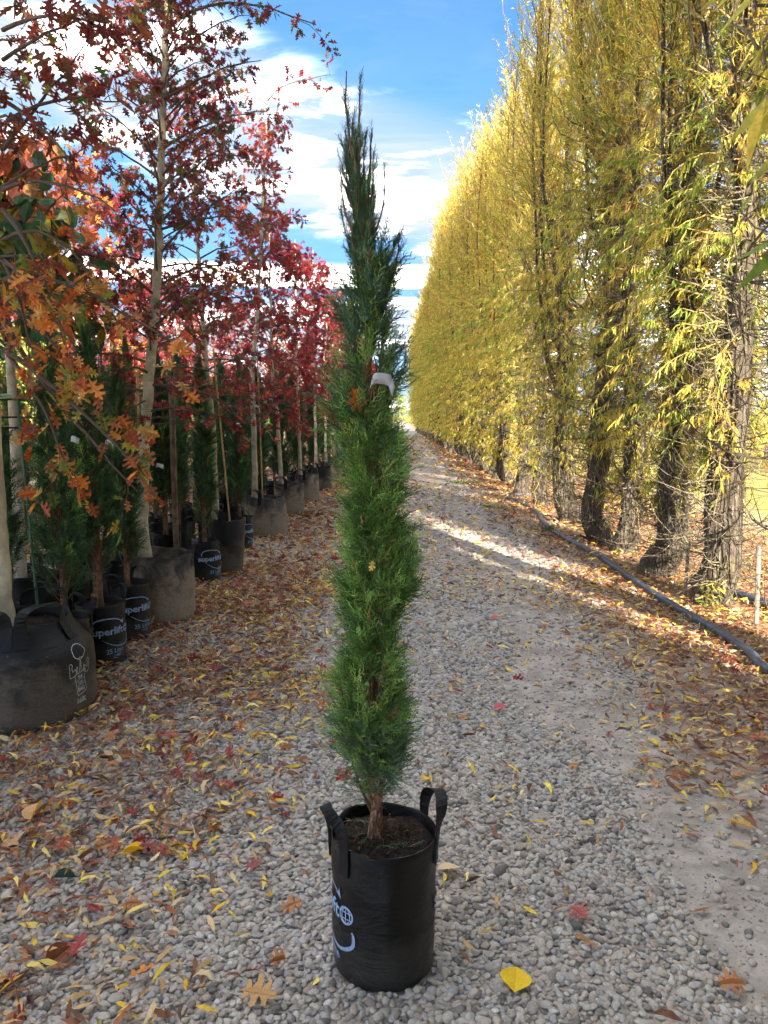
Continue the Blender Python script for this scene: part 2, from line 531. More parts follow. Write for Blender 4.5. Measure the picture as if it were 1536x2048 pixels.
# ------------------------------------------------------------------ pebbles
m, nt = new_mat('river_pebble'); n = N(nt)
r = n.rand()
ramp = n.node('ShaderNodeValToRGB')
cols = [(0.0, lin(104, 98, 92)), (0.16, lin(156, 145, 134)), (0.4, lin(194, 183, 168)), (0.62, lin(178, 172, 166)), (0.8, lin(202, 190, 172)), (0.93, lin(178, 156, 136)), (1.0, lin(220, 214, 204))]
els = ramp.color_ramp.elements
els[0].position = 0; els[0].color = (*cols[0][1], 1)
els[1].position = 1; els[1].color = (*cols[-1][1], 1)
for p_, c_ in cols[1:-1]:
    e = els.new(p_); e.color = (*c_, 1)
nt.links.new(r, ramp.inputs[0])
v = n.coords('Object')
s1 = n.noise(v, 2.2, 5, 0.65)
c = n.mix(n.ramp(s1, 0.35, 0.7), n.mix(0.25, ramp.outputs[0], (0.10, 0.095, 0.09)), ramp.outputs[0])
n.out(n.principled(c, 0.62, n.bump(s1, 0.25, 0.15), spec=0.35))
M_PEBBLE = m
import bmesh
def pebble_mesh(seed):
    rg = np.random.default_rng(seed)
    bm = bmesh.new()
    bmesh.ops.create_icosphere(bm, subdivisions=2, radius=1.0)
    k = rg.normal(size=(3, 3)) * 1.2
    ph = rg.uniform(0, 6, 3)
    for vv in bm.verts:
        p = np.array(vv.co)
        s = 1 + 0.10 * sum(math.sin(k[i] @ p + ph[i]) for i in range(3))
        vv.co = p * s
    me = bpy.data.meshes.new('pebble')
    bm.to_mesh(me); bm.free()
    me.polygons.foreach_set('use_smooth', np.full(len(me.polygons), True))
    me.materials.append(M_PEBBLE)
    return me
PEB = [pebble_mesh(100 + i) for i in range(6)]
rng = np.random.default_rng(11)
BAG_C = (-0.045, 2.085)
def field(x0, x1, y0, y1, cell, rmin, rmax):
    gx = np.arange(x0, x1, cell); gy = np.arange(y0, y1, cell * 0.9)
    X, Y = np.meshgrid(gx, gy)
    X = (X + (np.arange(len(gy)) % 2)[:, None] * cell / 2).ravel(); Y = Y.ravel()
    X = X + rng.normal(0, cell * 0.22, len(X)); Y = Y + rng.normal(0, cell * 0.22, len(Y))
    R = np.clip(np.exp(rng.normal(math.log((rmin + rmax) / 2), 0.24, len(X))), rmin * 0.62, rmax * 1.5)
    px, py, zc = to_px(np.stack([X, Y, 0 * X], -1))
    keep = (px > -140) & (px < 1676) & (py < 2200)
    keep &= rng.random(len(X)) > dirt_mask(X, Y) * 0.9
    keep &= rng.random(len(X)) > sstep(1.2, 1.6, X + 0.25 * wob(X, Y, 3)) * 0.9
    keep &= np.hypot(X - BAG_C[0], Y - BAG_C[1]) > 0.150
    return X[keep], Y[keep], R[keep]
f1 = field(-2.9, 2.6, 1.6, 5.2, 0.0182, 0.0074, 0.0128)
f2 = field(-6, 2.4, 5.2, 10.5, 0.030, 0.012, 0.018)
f3 = field(-9, 2.4, 10.5, 17.0, 0.06, 0.02, 0.03)
gk = 42000                      # grit and fines, thickest on the worn track
gX = rng.uniform(-2.6, 2.4, gk); gY = 1.7 + 5.3 * rng.random(gk) ** 1.2; gR = np.exp(rng.normal(math.log(0.0032), 0.42, gk))
ok = (rng.random(gk) < np.clip(0.25 + dirt_mask(gX, gY), 0, 1)) & (np.hypot(gX - BAG_C[0], gY - BAG_C[1]) > 0.158) & (np.abs(to_px(np.stack([gX, gY, 0 * gX], -1))[0] - 768) < 860)
f0 = gX[ok], gY[ok], gR[ok]
PX = np.concatenate([f1[0], f2[0], f3[0], f0[0]]); PY = np.concatenate([f1[1], f2[1], f3[1], f0[1]]); PR = np.concatenate([f1[2], f2[2], f3[2], f0[2]])
K = len(PX)
SC = np.stack([PR * rng.uniform(0.95, 1.35, K), PR * rng.uniform(0.75, 1.05, K), PR * rng.uniform(0.5, 0.75, K)], -1)
PZ = SC[:, 2] * rng.uniform(0.05, 0.75, K)
ROT = np.stack([rng.normal(0, 0.25, K), rng.normal(0, 0.25, K), rng.uniform(0, 2 * PI, K)], -1)
# the 300 that show largest become stones of their own
ppx, ppy, pzc = to_px(np.stack([PX, PY, PZ], -1))
inf = (ppx > 5) & (ppx < 1531) & (ppy < 2035)
size = np.where(inf, SC[:, 0] / pzc, 0)
top = np.argsort(-size)[:300]
peb_src = []
for k, i in enumerate(top):
    o = link('pebble', PEB[k % 6], None, ground)
    o.location = (PX[i], PY[i], PZ[i]); o.rotation_euler = ROT[i]; o.scale = SC[i]
    if k < 6: peb_src.append(o)
rest = np.ones(K, bool); rest[top] = False
me = bpy.data.meshes.new('gravel')
me.vertices.add(int(rest.sum()))
me.vertices.foreach_set('co', np.stack([PX, PY, PZ], -1)[rest].astype('f4').ravel())
for nm, arr in (('rot', ROT), ('scl', SC)):
    a = me.attributes.new(nm, 'FLOAT_VECTOR', 'POINT'); a.data.foreach_set('vector', arr[rest].astype('f4').ravel())
a = me.attributes.new('pick', 'INT', 'POINT'); a.data.foreach_set('value', rng.integers(0, 6, int(rest.sum())).astype('i4'))
gravel = link('gravel', me, M_PEBBLE, ground)
gravel['kind'] = 'stuff'
ng = bpy.data.node_groups.new('scatter_pebbles', 'GeometryNodeTree')
ng.interface.new_socket('Geometry', in_out='INPUT', socket_type='NodeSocketGeometry')
ng.interface.new_socket('Geometry', in_out='OUTPUT', socket_type='NodeSocketGeometry')
gi = ng.nodes.new('NodeGroupInput'); go = ng.nodes.new('NodeGroupOutput')
iop = ng.nodes.new('GeometryNodeInstanceOnPoints'); iop.inputs['Pick Instance'].default_value = True
jn = ng.nodes.new('GeometryNodeJoinGeometry')
for o in peb_src:
    oi = ng.nodes.new('GeometryNodeObjectInfo'); oi.inputs['Object'].default_value = o; oi.inputs['As Instance'].default_value = True
    oi.transform_space = 'ORIGINAL'
    ng.links.new(oi.outputs['Geometry'], jn.inputs[0])
def named(nm, dt):
    q = ng.nodes.new('GeometryNodeInputNamedAttribute'); q.data_type = dt; q.inputs['Name'].default_value = nm
    return q.outputs['Attribute']
ng.links.new(gi.outputs[0], iop.inputs['Points']); ng.links.new(jn.outputs[0], iop.inputs['Instance'])
ng.links.new(named('pick', 'INT'), iop.inputs['Instance Index'])
ng.links.new(named('rot', 'FLOAT_VECTOR'), iop.inputs['Rotation'])
ng.links.new(named('scl', 'FLOAT_VECTOR'), iop.inputs['Scale'])
ng.links.new(iop.outputs[0], go.inputs[0])
md = gravel.modifiers.new('scatter', 'NODES'); md.node_group = ng

# ------------------------------------------------------------------ leaf templates
def willow_leaf(curl, side, w=0.085, n=4):
    x = np.linspace(0, 1, n)
    ww = w * np.sin(PI * np.clip(x, 0.0, 1.0) ** 0.8)
    z = curl * np.sin(PI * x); y = side * np.sin(PI * x * 0.9)
    V = [[0, 0, 0]]; F3 = []; F4 = []
    for i in range(1, n - 1):
        V += [[x[i], y[i] - ww[i], z[i]], [x[i], y[i] + ww[i], z[i] + curl * 0.25]]
    V.append([1, y[-1], z[-1]])
    last = len(V) - 1
    F3.append([0, 1, 2])
    for i in range(n - 3): a = 1 + 2 * i; F4.append([a, a + 2, a + 3, a + 1])
    F3.append([last - 2, last, last - 1])
    return np.array(V, float), [np.array(F3), np.array(F4)] if F4 else [np.array(F3)]
OAKH = [(0, 0.0), (0.10, 0.018), (0.17, 0.05), (0.20, 0.20), (0.16, 0.25), (0.26, 0.235), (0.31, 0.16), (0.34, 0.07), (0.44, 0.22), (0.42, 0.36), (0.50, 0.40), (0.585, 0.34), (0.57, 0.20), (0.585, 0.075), (0.69, 0.20), (0.71, 0.31), (0.81, 0.27), (0.80, 0.15), (0.80, 0.065), (0.90, 0.10), (1.0, 0.0)]
OAKL = [(0, 0), (0.17, 0.05), (0.20, 0.24), (0.34, 0.07), (0.48, 0.40), (0.585, 0.075), (0.76, 0.30), (0.80, 0.065), (1.0, 0)]
def oak_leaf(curl, fold, hi=True, twist=0.0):
    H = np.array(OAKH if hi else OAKL, float)
    V = []
    for sgn in (1, -1):
        P = np.c_[H[:, 0], sgn * H[:, 1], np.zeros(len(H))]
        P[:, 2] = fold * np.abs(P[:, 1]) - curl * (P[:, 0] - 0.3) ** 2 + twist * P[:, 0] * P[:, 1] - 0.9 * abs(curl) * P[:, 1] ** 2
        V.append(P)
    k = len(H)
    return np.vstack(V), [np.array([list(range(k)), list(range(2 * k - 1, k - 1, -1))])]
BRO = [(0, 0.0), (0.12, 0.10), (0.28, 0.22), (0.45, 0.265), (0.62, 0.24), (0.80, 0.14), (0.92, 0.05), (1.0, 0.0)]
def broad_leaf(curl, fold, wid=1.0):
    H = np.array(BRO, float)
    V = []
    for sgn in (1, -1):
        P = np.c_[H[:, 0], sgn * H[:, 1] * wid, np.zeros(len(H))]
        P[:, 2] = fold * np.abs(P[:, 1]) - curl * (P[:, 0] - 0.3) ** 2
        V.append(P)
    k = len(H)
    return np.vstack(V), [np.array([list(range(k)), list(range(2 * k - 1, k - 1, -1))])]

# ------------------------------------------------------------------ fallen leaves
YEL = [lin(232, 196, 62), lin(222, 178, 50), lin(236, 208, 110), lin(214, 190, 84)]
TAN = [lin(206, 168, 112), lin(186, 146, 98), lin(214, 184, 136)]
BRN = [lin(140, 92, 64), lin(156, 98, 62), lin(116, 80, 60), lin(166, 112, 72), lin(98, 72, 58), lin(132, 84, 66)]
REDS = [lin(160, 66, 62), lin(172, 92, 66), lin(146, 80, 78), lin(182, 122, 78), lin(200, 152, 104)]
def pick(rg, pal, k, jit=0.12):
    P = np.array(pal)[rg.integers(0, len(pal), k)]
    return np.clip(P * (1 + rg.normal(0, jit, (k, 1))), 0.005, 0.95)
rng = np.random.default_rng(23)
WT = [willow_leaf(c_, s_, w_) for c_, s_, w_ in ((0.06, 0.05, 0.105), (0.12, -0.08, 0.09), (-0.05, 0.12, 0.12), (0.18, 0.02, 0.085), (0.03, -0.14, 0.13), (0.22, 0.16, 0.10))]
OT = [oak_leaf(c_, f_, True, t_) for c_, f_, t_ in ((0.2, 0.25, 0.3), (-0.25, 0.4, -0.3), (0.5, 0.1, 0.6))]
def litter_points(x0, x1, y0, y1, thin):
    A = (x1 - x0) * (y1 - y0)
    k = int(A * 1700 / thin)
    X = rng.uniform(x0, x1, k); Y = rng.uniform(y0, y1, k)
    d = litter_density(X, Y) / 1700
    keep = rng.random(k) < d
    px, py, zc = to_px(np.stack([X, Y, 0 * X], -1))
    keep &= (px > -120) & (px < 1656)
    keep &= np.hypot(X - BAG_C[0], Y - BAG_C[1]) > 0.22
    return X[keep], Y[keep]
sets = [litter_points(-3.4, 4.6, 1.7, 8.0, 1.0) + (1.0,), litter_points(-6, 5.0, 8.0, 18.0, 4.0) + (1.5,), litter_points(-9, 6.0, 18.0, 60.0, 22.0) + (2.6,)]
LX = np.concatenate([s[0] for s in sets]); LY = np.concatenate([s[1] for s in sets]); LS = np.concatenate([np.full(len(s[0]), s[2]) for s in sets])
K = len(LX)
vergef = sstep(0.9, 1.8, LX); leftf = sstep(-0.3, -1.2, LX)
u = rng.random(K)
py_ = 0.38 - 0.25 * vergef - 0.27 * leftf; pt_ = 0.27 - 0.06 * vergef
kindl = np.where(u < py_, 0, np.where(u < py_ + pt_, 1, 2))
COLS = np.where((kindl == 0)[:, None], pick(rng, YEL, K), np.where((kindl == 1)[:, None], pick(rng, TAN, K), pick(rng, BRN, K)))
isoak = rng.random(K) < np.where(LX < -0.2, 0.06, np.where(LX > 1.3, 0.012, 0.03))
COLS = np.where(isoak[:, None], pick(rng, REDS, K), COLS)
LEN = np.where(isoak, rng.uniform(0.05, 0.095, K), rng.uniform(0.04, 0.09, K)) * LS
YAWS = rng.uniform(0, 2 * PI, K)
TILT = rng.normal(0, 0.22, K)
ROLL = rng.normal(0, 0.55, K)
LZ = np.where((dirt_mask(LX, LY) > 0.5) | (LX > 1.7), 0.007, np.interp(LY, [5.0, 5.4, 10, 11], [0.016, 0.022, 0.024, 0.036])) + rng.uniform(0, 0.013, K) + np.abs(TILT) * LEN * 0.5
TIDX = rng.integers(0, 6, K)
def euler_mats(yaw, tilt, roll):
    cy, sy = np.cos(yaw), np.sin(yaw); ct, st = np.cos(tilt), np.sin(tilt); cr, sr = np.cos(roll), np.sin(roll)
    z = np.zeros_like(cy); o = np.ones_like(cy)
    Rz = np.stack([cy, -sy, z, sy, cy, z, z, z, o], -1).reshape(-1, 3, 3)
    Ry = np.stack([ct, z, -st, z, o, z, st, z, ct], -1).reshape(-1, 3, 3)
    Rx = np.stack([o, z, z, z, cr, -sr, z, sr, cr], -1).reshape(-1, 3, 3)
    return Rz @ Ry @ Rx
px, py, zc = to_px(np.stack([LX, LY, LZ], -1))
inf = (px > 6) & (px < 1530) & (py < 2040)
size = np.where(inf, LEN / zc, 0)
order = np.argsort(-size)
single_w = [i for i in order if not isoak[i]][:260]
single_o = [i for i in order if isoak[i]][:60]
lone = np.zeros(K, bool); lone[single_w] = True; lone[single_o] = True
ML = euler_mats(YAWS, TILT, ROLL) * LEN[:, None, None]
TL = np.stack([LX, LY, LZ], -1)
litter = Geo()
for t in range(6):
    s_ = (~lone) & (~isoak) & (TIDX == t)
    stamp(litter, *WT[t], ML[s_], TL[s_], COLS[s_])
for t in range(3):
    s_ = (~lone) & isoak & (TIDX % 3 == t)
    stamp(litter, *OT[t], ML[s_], TL[s_], COLS[s_])
o = litter.build('leaf_litter', M_LITTER)
o['kind'] = 'stuff'; tag(o, 'scattered brown and yellow leaf litter covering the drive and its verges', 'leaf litter')
LKIND = [('yellow_willow_leaf', 'narrow yellow willow leaf lying on the gravel', 'loose yellow willow leaves on the gravel', YEL),
         ('tan_willow_leaf', 'narrow dry tan willow leaf lying on the gravel', 'loose tan willow leaves on the gravel', TAN),
         ('brown_willow_leaf', 'narrow shrivelled brown willow leaf lying on the gravel', 'loose brown willow leaves on the gravel', BRN)]
lmesh = {}
for k in range(3):
    for t in range(6):
        for q, c_ in enumerate(LKIND[k][3][:3]):
            gg = Geo(); gg.add(WT[t][0], WT[t][1], c_); lmesh[k, t, q] = gg.mesh(LKIND[k][0])
for i in single_w:
    k = int(kindl[i]); nm, lb, grp, _pal = LKIND[k]
    o = link(nm, lmesh[k, int(TIDX[i]), int(rng.integers(0, 3))], M_LITTER)
    o.location = TL[i]; o.rotation_euler = (ROLL[i], -TILT[i], YAWS[i]); o.scale = (LEN[i],) * 3
    tag(o, lb, 'leaf', grp)
omesh = {}
for t in range(3):
    for q, c_ in enumerate(REDS):
        gg = Geo(); gg.add(OT[t][0], OT[t][1], c_); omesh[t, q] = gg.mesh('oak_leaf')
ONAME = ['crimson lobed oak leaf fallen on the gravel', 'rust red lobed oak leaf fallen on the gravel', 'dull purple red lobed oak leaf fallen on the gravel', 'orange brown lobed oak leaf fallen on the gravel', 'pale tan lobed oak leaf fallen on the gravel']
for i in single_o:
    q = int(rng.integers(0, 5))
    o = link('oak_leaf', omesh[int(TIDX[i]) % 3, q], M_LITTER)
    o.location = TL[i]; o.rotation_euler = (ROLL[i], -TILT[i], YAWS[i]); o.scale = (LEN[i],) * 3
    tag(o, ONAME[q], 'leaf', ONAME[q].replace(' leaf ', ' leaves ').replace(' lobed', ''))
# the large single leaves that catch the eye
def lone_leaf(px, py, length, yaw, tilt, roll, tmpl, col, label, col2=None, z=0.022):
    P = ground_at(px, py); length *= 0.86
    gg = Geo()
    C = np.tile(np.asarray(col), (len(tmpl[0]), 1))
    if col2 is not None: C[len(C) // 2:] = col2
    gg.add(tmpl[0], tmpl[1], C)
    me = gg.mesh('broad_leaf')
    o = link('broad_leaf', me, M_LITTER)
    o.scale = (length,) * 3
    o.rotation_euler = (roll, -tilt, yaw)
    c = Matrix.Rotation(yaw, 3, 'Z') @ Vector((length * 0.5, 0, 0))
    o.location = (P[0] - c.x, P[1] - c.y, z + abs(tilt) * length * 0.3)
    tag(o, label, 'leaf')
BL = broad_leaf(0.25, 0.22, 1.5); BL2 = broad_leaf(0.5, 0.5, 1.1); BL3 = broad_leaf(0.15, 0.15, 1.75)
lone_leaf(1031, 1975, 0.112, rad(78), 0.10, 0.1, BL3, lin(244, 202, 40), 'round bright yellow leaf lying flat on open gravel')
lone_leaf(897, 1752, 0.105, rad(200), 0.15, 0.3, BL3, lin(226, 198, 156), 'large pale buff leaf lying close against the front grow bag')
lone_leaf(68, 1642, 0.15, rad(100), 0.3, -0.5, BL2, lin(226, 180, 128), 'folded two toned yellow and buff broad leaf standing up from the gravel', lin(236, 190, 50))
lone_leaf(275, 1712, 0.13, rad(12), 0.12, -0.3, BL2, lin(240, 186, 34), 'golden yellow pointed leaf with curled edge on the gravel')
lone_leaf(208, 1520, 0.12, rad(175), 0.1, 0.2, BL, lin(222, 186, 140), 'pale tan broad leaf lying near the tree emblem bag')
lone_leaf(120, 1930, 0.12, rad(60), 0.2, 0.5, BL2, lin(132, 80, 54), 'dark brown crumpled broad leaf on the gravel')
lone_leaf(130, 1765, 0.09, rad(10), 0.1, 0.2, BL2, lin(40, 70, 50), 'dark green broad leaf lying among brown litter')
lone_leaf(515, 2005, 0.135, rad(-15), 0.12, 0.2, OT[0], lin(196, 152, 100), 'large tan lobed oak leaf lying flat on open gravel near the bagged cypress')
lone_leaf(285, 1968, 0.11, rad(15), 0.15, -0.2, OT[1], lin(206, 132, 52), 'orange lobed oak leaf lying on open gravel')
lone_leaf(1155, 1840, 0.10, rad(-60), 0.15, 0.2, OT[0], lin(172, 92, 84), 'pinkish red lobed oak leaf on bare gravel')
lone_leaf(1000, 1425, 0.09, rad(20), 0.2, 0.1, BL, lin(206, 96, 104), 'small pink red leaf on open gravel in the wheel track')
lone_leaf(990, 1243, 0.10, rad(20), 0.2, 0.1, BL, lin(196, 106, 82), 'salmon red broad leaf far up the wheel track')
lone_leaf(1480, 1660, 0.12, rad(150), 0.1, 0.1, OT[0], lin(222, 176, 76), 'yellow lobed oak leaf on the dirt wheel track')

# ------------------------------------------------------------------ shelterbelt willows
WY = [lin(216, 205, 96), lin(200, 194, 98), lin(226, 202, 84), lin(186, 184, 96)]
WG = [lin(148, 164, 66), lin(122, 146, 60), lin(168, 174, 76)]
WB = [lin(198, 162, 76), lin(182, 150, 86)]
def willow(seed, H, nshoot, nleaf, leaf, ndead, lowest=1.7, bulge=1.0, green=0.35, hi=True, lean=(0, 0), r0=0.19, nlead=4, texp=0.8):
    rg = np.random.default_rng(seed)
    root_parts = {}
    # trunk with a flared foot, and leaders that fork off it
    zt = np.array([0, 0.12, 0.4, 1.0, 1.8, 2.8, 4.0, 5.5, 7.2, H * 0.97])
    off = np.cumsum(rg.normal(0, 0.05, (len(zt), 2)), 0); off[:2] = 0
    off += np.outer(zt, lean)
    tr = np.c_[off, zt]
    rr = r0 * np.array([1.38, 1.16, 1.02, 0.98, 0.92, 0.8, 0.58, 0.4, 0.24, 0.06])
    P = smooth_path(tr, 40); R = np.interp(np.linspace(0, 9, 40), np.arange(10), rr)
    V, F = tubes(P, R, 16)
    a = np.arctan2(V[:, 1], V[:, 0])
    k = 1 + 0.07 * np.sin(3 * a + seed) + 0.05 * np.sin(7 * a + V[:, 2] * 1.5) + 0.04 * np.sin(V[:, 2] * 9 + a * 2)
    cen = np.repeat(P, 16, 0)
    V = cen + (V - cen) * k[:, None]
    gt = Geo(); gt.add(V, F)
    leaders = [P]
    for i in range(nlead):
        z0 = rg.uniform(1.9, 4.8); az = rg.uniform(0, 2 * PI)
        if i == 0: az = rg.uniform(2.4, 4.0)
        b = P[np.argmin(abs(P[:, 2] - z0))]
        d = np.array([math.cos(az), math.sin(az), 0])
        top = min(H * rg.uniform(0.86, 0.99), z0 + 7)
        L = smooth_path([b, b + d * 0.16 + [0, 0, 0.35], b + d * 0.34 + [0, 0, 1.1], b + d * rg.uniform(0.4, 0.65) * 1.1 + [0, 0, (top - z0) * 0.55], b + d * 0.5 + [0, 0, top - z0]], 22)
        L += np.cumsum(rg.normal(0, 0.012, L.shape), 0)
        v_, f_ = tubes(L, np.linspace(r0 * 0.27, 0.009, 22), 8)
        gt.add(v_, f_); leaders.append(L)
    # crooked side branches
    gb = Geo()
    ctw = lin(128, 116, 96)
    for i in range(26 if hi else 12):
        z0 = rg.uniform(0.8, 5.5); b = P[np.argmin(abs(P[:, 2] - z0))]
        az = rg.uniform(0, 2 * PI); d = np.array([math.cos(az), math.sin(az), rg.uniform(-0.1, 0.9)])
        ln = rg.uniform(0.35, 0.9)
        L = smooth_path([b, b + d * ln * 0.4 + rg.normal(0, 0.06, 3), b + d * ln * 0.8 + rg.normal(0, 0.1, 3) + [0, 0, 0.1], b + d * ln + [0, 0, ln * 0.5]], 9) + np.r_[np.zeros((1, 3)), rg.normal(0, 0.02, (8, 3))]
        v_, f_ = tubes(L, np.linspace(0.019, 0.004, 9), 6)
        gb.add(v_, f_, ctw * rg.uniform(0.5, 0.9))
    # leafy shoots
    S = 7
    li = np.where(rg.random(nshoot) < 0.42, 0, rg.integers(0, len(leaders), nshoot))
    t0 = rg.random(nshoot)
    base = np.zeros((nshoot, 3))
    for i, L in enumerate(leaders):
        s_ = li == i
        zl = max(lowest * 0.8, L[0, 2] + 0.2) if i else lowest * 0.8
        zz = zl + (L[-1, 2] - zl - 0.2) * t0[s_] ** texp
        base[s_] = np.stack([np.interp(zz, L[:, 2], L[:, c_]) for c_ in range(3)], -1)
    zb = base[:, 2]
    az = rg.uniform(0, 2 * PI, nshoot)
    hgt = np.clip(zb / H, 0, 1)
    reach = bulge * np.where(zb < 5.5, rg.uniform(0.35, 1.05, nshoot), rg.uniform(0.15, 0.9, nshoot) * (1.25 - hgt * 0.75))
    reach *= np.clip(0.4 + (zb - lowest) * 0.38, 0.35, 1.0)
    up = np.where(hgt > 0.45, rg.uniform(0.3, 1.3, nshoot), rg.uniform(-0.1, 0.65, nshoot))
    out = np.stack([np.cos(az), np.sin(az), 0 * az], -1)
    mid = base + out * (reach * 0.62)[:, None] + np.array([0, 0, 1.0]) * (up * 0.55)[:, None]
    drp = np.where(hgt > 0.5, rg.uniform(0.0, 0.5, nshoot), rg.uniform(-0.75, 0.0, nshoot))
    end = base + out * reach[:, None] + np.array([0, 0, 1.0]) * (up * 0.55 + drp)[:, None]
    tip_up = np.array([0, 0, 1.0]) * np.where(hgt > 0.55, 0.45, 0.0)[:, None] * rg.uniform(0, 1, (nshoot, 1))
    Q = bez(base, mid, end + tip_up, np.linspace(0, 1, S)) + rg.normal(0, 0.015, (nshoot, S, 3))
    Rs = np.linspace(0.0085, 0.0022, S)[None] * rg.uniform(0.7, 1.3, (nshoot, 1))
    v_, f_ = tubes(Q, Rs, 3)
    cs = np.repeat(pick(rg, [lin(150, 128, 88), lin(176, 146, 82), lin(120, 104, 78)], nshoot), S * 3, 0)
    gb.add(v_, f_, cs)
    # dead grey twigs round the lower trunk
    if ndead:
        z0 = 0.25 + (5.0 - 0.25) * rg.random(ndead) ** 1.1
        b = np.stack([np.interp(z0, P[:, 2], P[:, c_]) for c_ in range(3)], -1)
        az = rg.uniform(0, 2 * PI, ndead); d = np.stack([np.cos(az), np.sin(az), 0 * az], -1)
        tang = np.stack([-np.sin(az), np.cos(az), 0 * az], -1) * rg.normal(0, 0.8, (ndead, 1))
        ln = rg.uniform(0.18, 0.62, ndead)[:, None]
        b = b + d * r0 * 0.7
        m_ = b + (d * 0.45 + tang * 0.35 + np.array([0, 0, 1.0]) * rg.uniform(-0.5, 0.15, (ndead, 1))) * ln
        e_ = b + (d * 0.55 + tang * 0.9 + np.array([0, 0, 1.0]) * rg.uniform(-0.3, 0.7, (ndead, 1))) * ln
        Qd = bez(b, m_, e_, np.linspace(0, 1, 5)) + rg.normal(0, 0.01, (ndead, 5, 3))
        v_, f_ = tubes(Qd, np.linspace(0.0042, 0.0013, 5)[None] * np.exp(rg.normal(0, 0.4, (ndead, 1))), 3)
        gb.add(v_, f_, np.repeat(pick(rg, [lin(126, 115, 98), lin(106, 95, 80), lin(84, 75, 63), lin(116, 110, 84)], ndead), 15, 0))
    # leaves
    K = nshoot * nleaf
    si = np.repeat(np.arange(nshoot), nleaf)
    tt = np.clip(rg.beta(1.9, 1.1, K), 0.08, 1.0) * (S - 1)
    i0 = np.minimum(tt.astype(int), S - 2); fr = (tt - i0)[:, None]
    T = Q[si, i0] * (1 - fr) + Q[si, i0 + 1] * fr
    tang = unit(Q[si, i0 + 1] - Q[si, i0])
    hl = np.clip(T[:, 2] / H, 0, 1)[:, None]
    D = tang * rg.uniform(0.2, 0.8, (K, 1)) + rg.normal(0, 0.33, (K, 3)) + np.array([0, 0, -1.0]) * np.where(hl > 0.55, rg.uniform(-0.5, 0.5, (K, 1)), rg.uniform(0.35, 1.2, (K, 1)))
    low = T[:, 2] > lowest * rg.uniform(0.75, 1.15, K)
    keep = low | (rg.random(K) < 0.03)
    keep &= rg.random(K) > np.where(hl[:, 0] > 0.75, 0.35, 0.0)
    M = frames(D, rg, PI) * (leaf * rg.uniform(0.6, 1.25, K))[:, None, None]
    sg = np.where(rg.random(nshoot) < green * np.clip(1.5 - zb / H * 1.6, 0.1, 1), 1, 0)
    sb = np.where(rg.random(nshoot) < 0.22 + 0.4 * hgt, 1, 0)
    Cs = np.where((sg[si] == 1)[:, None], pick(rg, WG, K), np.where((sb[si] == 1)[:, None] & (rg.random((K, 1)) < 0.6), pick(rg, WB, K), pick(rg, WY, K)))
    gl = Geo()
    tm = [willow_leaf(0.08, 0.05, 0.066, 4), willow_leaf(-0.05, -0.08, 0.058, 4)] if hi else [willow_leaf(0.08, 0.0, 0.085, 3)]
    for q, t_ in enumerate(tm):
        s_ = keep & (np.arange(K) % len(tm) == q)
        stamp(gl, t_[0], t_[1], M[s_], T[s_], Cs[s_])
    return gt.mesh('trunk', True), gb.mesh('branches'), gl.mesh('foliage')

def place_tree(name, meshes, mats, loc, rz, label, cat, group=None, scale=1.0, names=('trunk', 'branches', 'foliage'), sz=None):
    t = thing(name, label, cat, loc, rz, group)
    t.scale = (scale, scale, sz or scale)
    for nm, me, mt in zip(names, meshes, mats):
        o = link(nm, me, mt, t)
        if nm in ('foliage', 'branches'): o['kind'] = 'stuff'
    return t
WM = (M_WILLOWBARK, M_TWIG, M_WILLOWLEAF)
HX = 2.56
near_w = [willow(401, 9.0, 780, 32, 0.11, 1500, 1.35, 1.0, 0.45, True, (0.0, 0.0), 0.155, 5, 1.2),
          willow(402, 9.4, 780, 32, 0.11, 1600, 1.0, 1.0, 0.38, True, (0.01, 0.0), 0.17, 5, 1.25),
          willow(403, 9.2, 780, 32, 0.108, 1400, 0.8, 1.05, 0.28, True, (-0.012, 0.0), 0.14, 5, 1.25),
          willow(404, 9.2, 480, 34, 0.115, 500, 3.3, 1.05, 0.55, True, (0.0, 0.0), 0.17, 1)]
far_w = [willow(411, 9.8, 560, 34, 0.132, 160, 0.7, 1.25, 0.25, False, (0, 0), 0.16, 4),
         willow(412, 10.2, 560, 34, 0.132, 160, 0.6, 1.28, 0.2, False, (0.008, 0), 0.17, 4),
         willow(413, 9.6, 560, 34, 0.132, 160, 0.5, 1.25, 0.3, False, (-0.008, 0), 0.16, 4)]
sunblock_w = [willow(421, 9.6, 1400, 24, 0.20, 120, 0.25, 1.35, 0.25, False, (0, 0), 0.17, 5), willow(422, 9.8, 1400, 24, 0.20, 120, 0.25, 1.35, 0.25, False, (0, 0), 0.17, 5)]  # unseen trees behind the camera, foliage thickened to the ground to block sun
rng = np.random.default_rng(31)
first = [(1437, 1212, 0, 'gnarled willow with greenish lichen foot, a thin grey stake on each side of its trunk', 0.3),
         (1325, 1156, 1, 'thick willow trunk with a pale bare strip of bark beside the pipe', 2.0),
         (1255, 1108, 2, 'rough barked willow trunk standing tight against its neighbour in the shelterbelt', 4.1),
         (1203, 1090, 0, 'dark slender willow trunk rising straight from the leaf litter next to a thicker one', 5.2),
         (1145, 1046, 1, 'willow trunk wrapped in dead twigs where the pipe bends away', 0.9),
         (1085, 1014, 2, 'willow trunk at the bend where the pipe turns in to the shelterbelt', 3.0)]
ylast = 0
for px_, py_2, k, lb, rz in first:
    P = ground_at(px_, py_2)
    place_tree('willow_tree', near_w[k], WM, (P[0], P[1] + 0.15, -0.01), rz, lb, 'tree', 'willows of the shelterbelt', rng.uniform(0.86, 0.93))
    ylast = P[1]
SHARE = 'tall columnar yellow willow in the long shelterbelt row along the drive'
Y = 4.75
k = 0
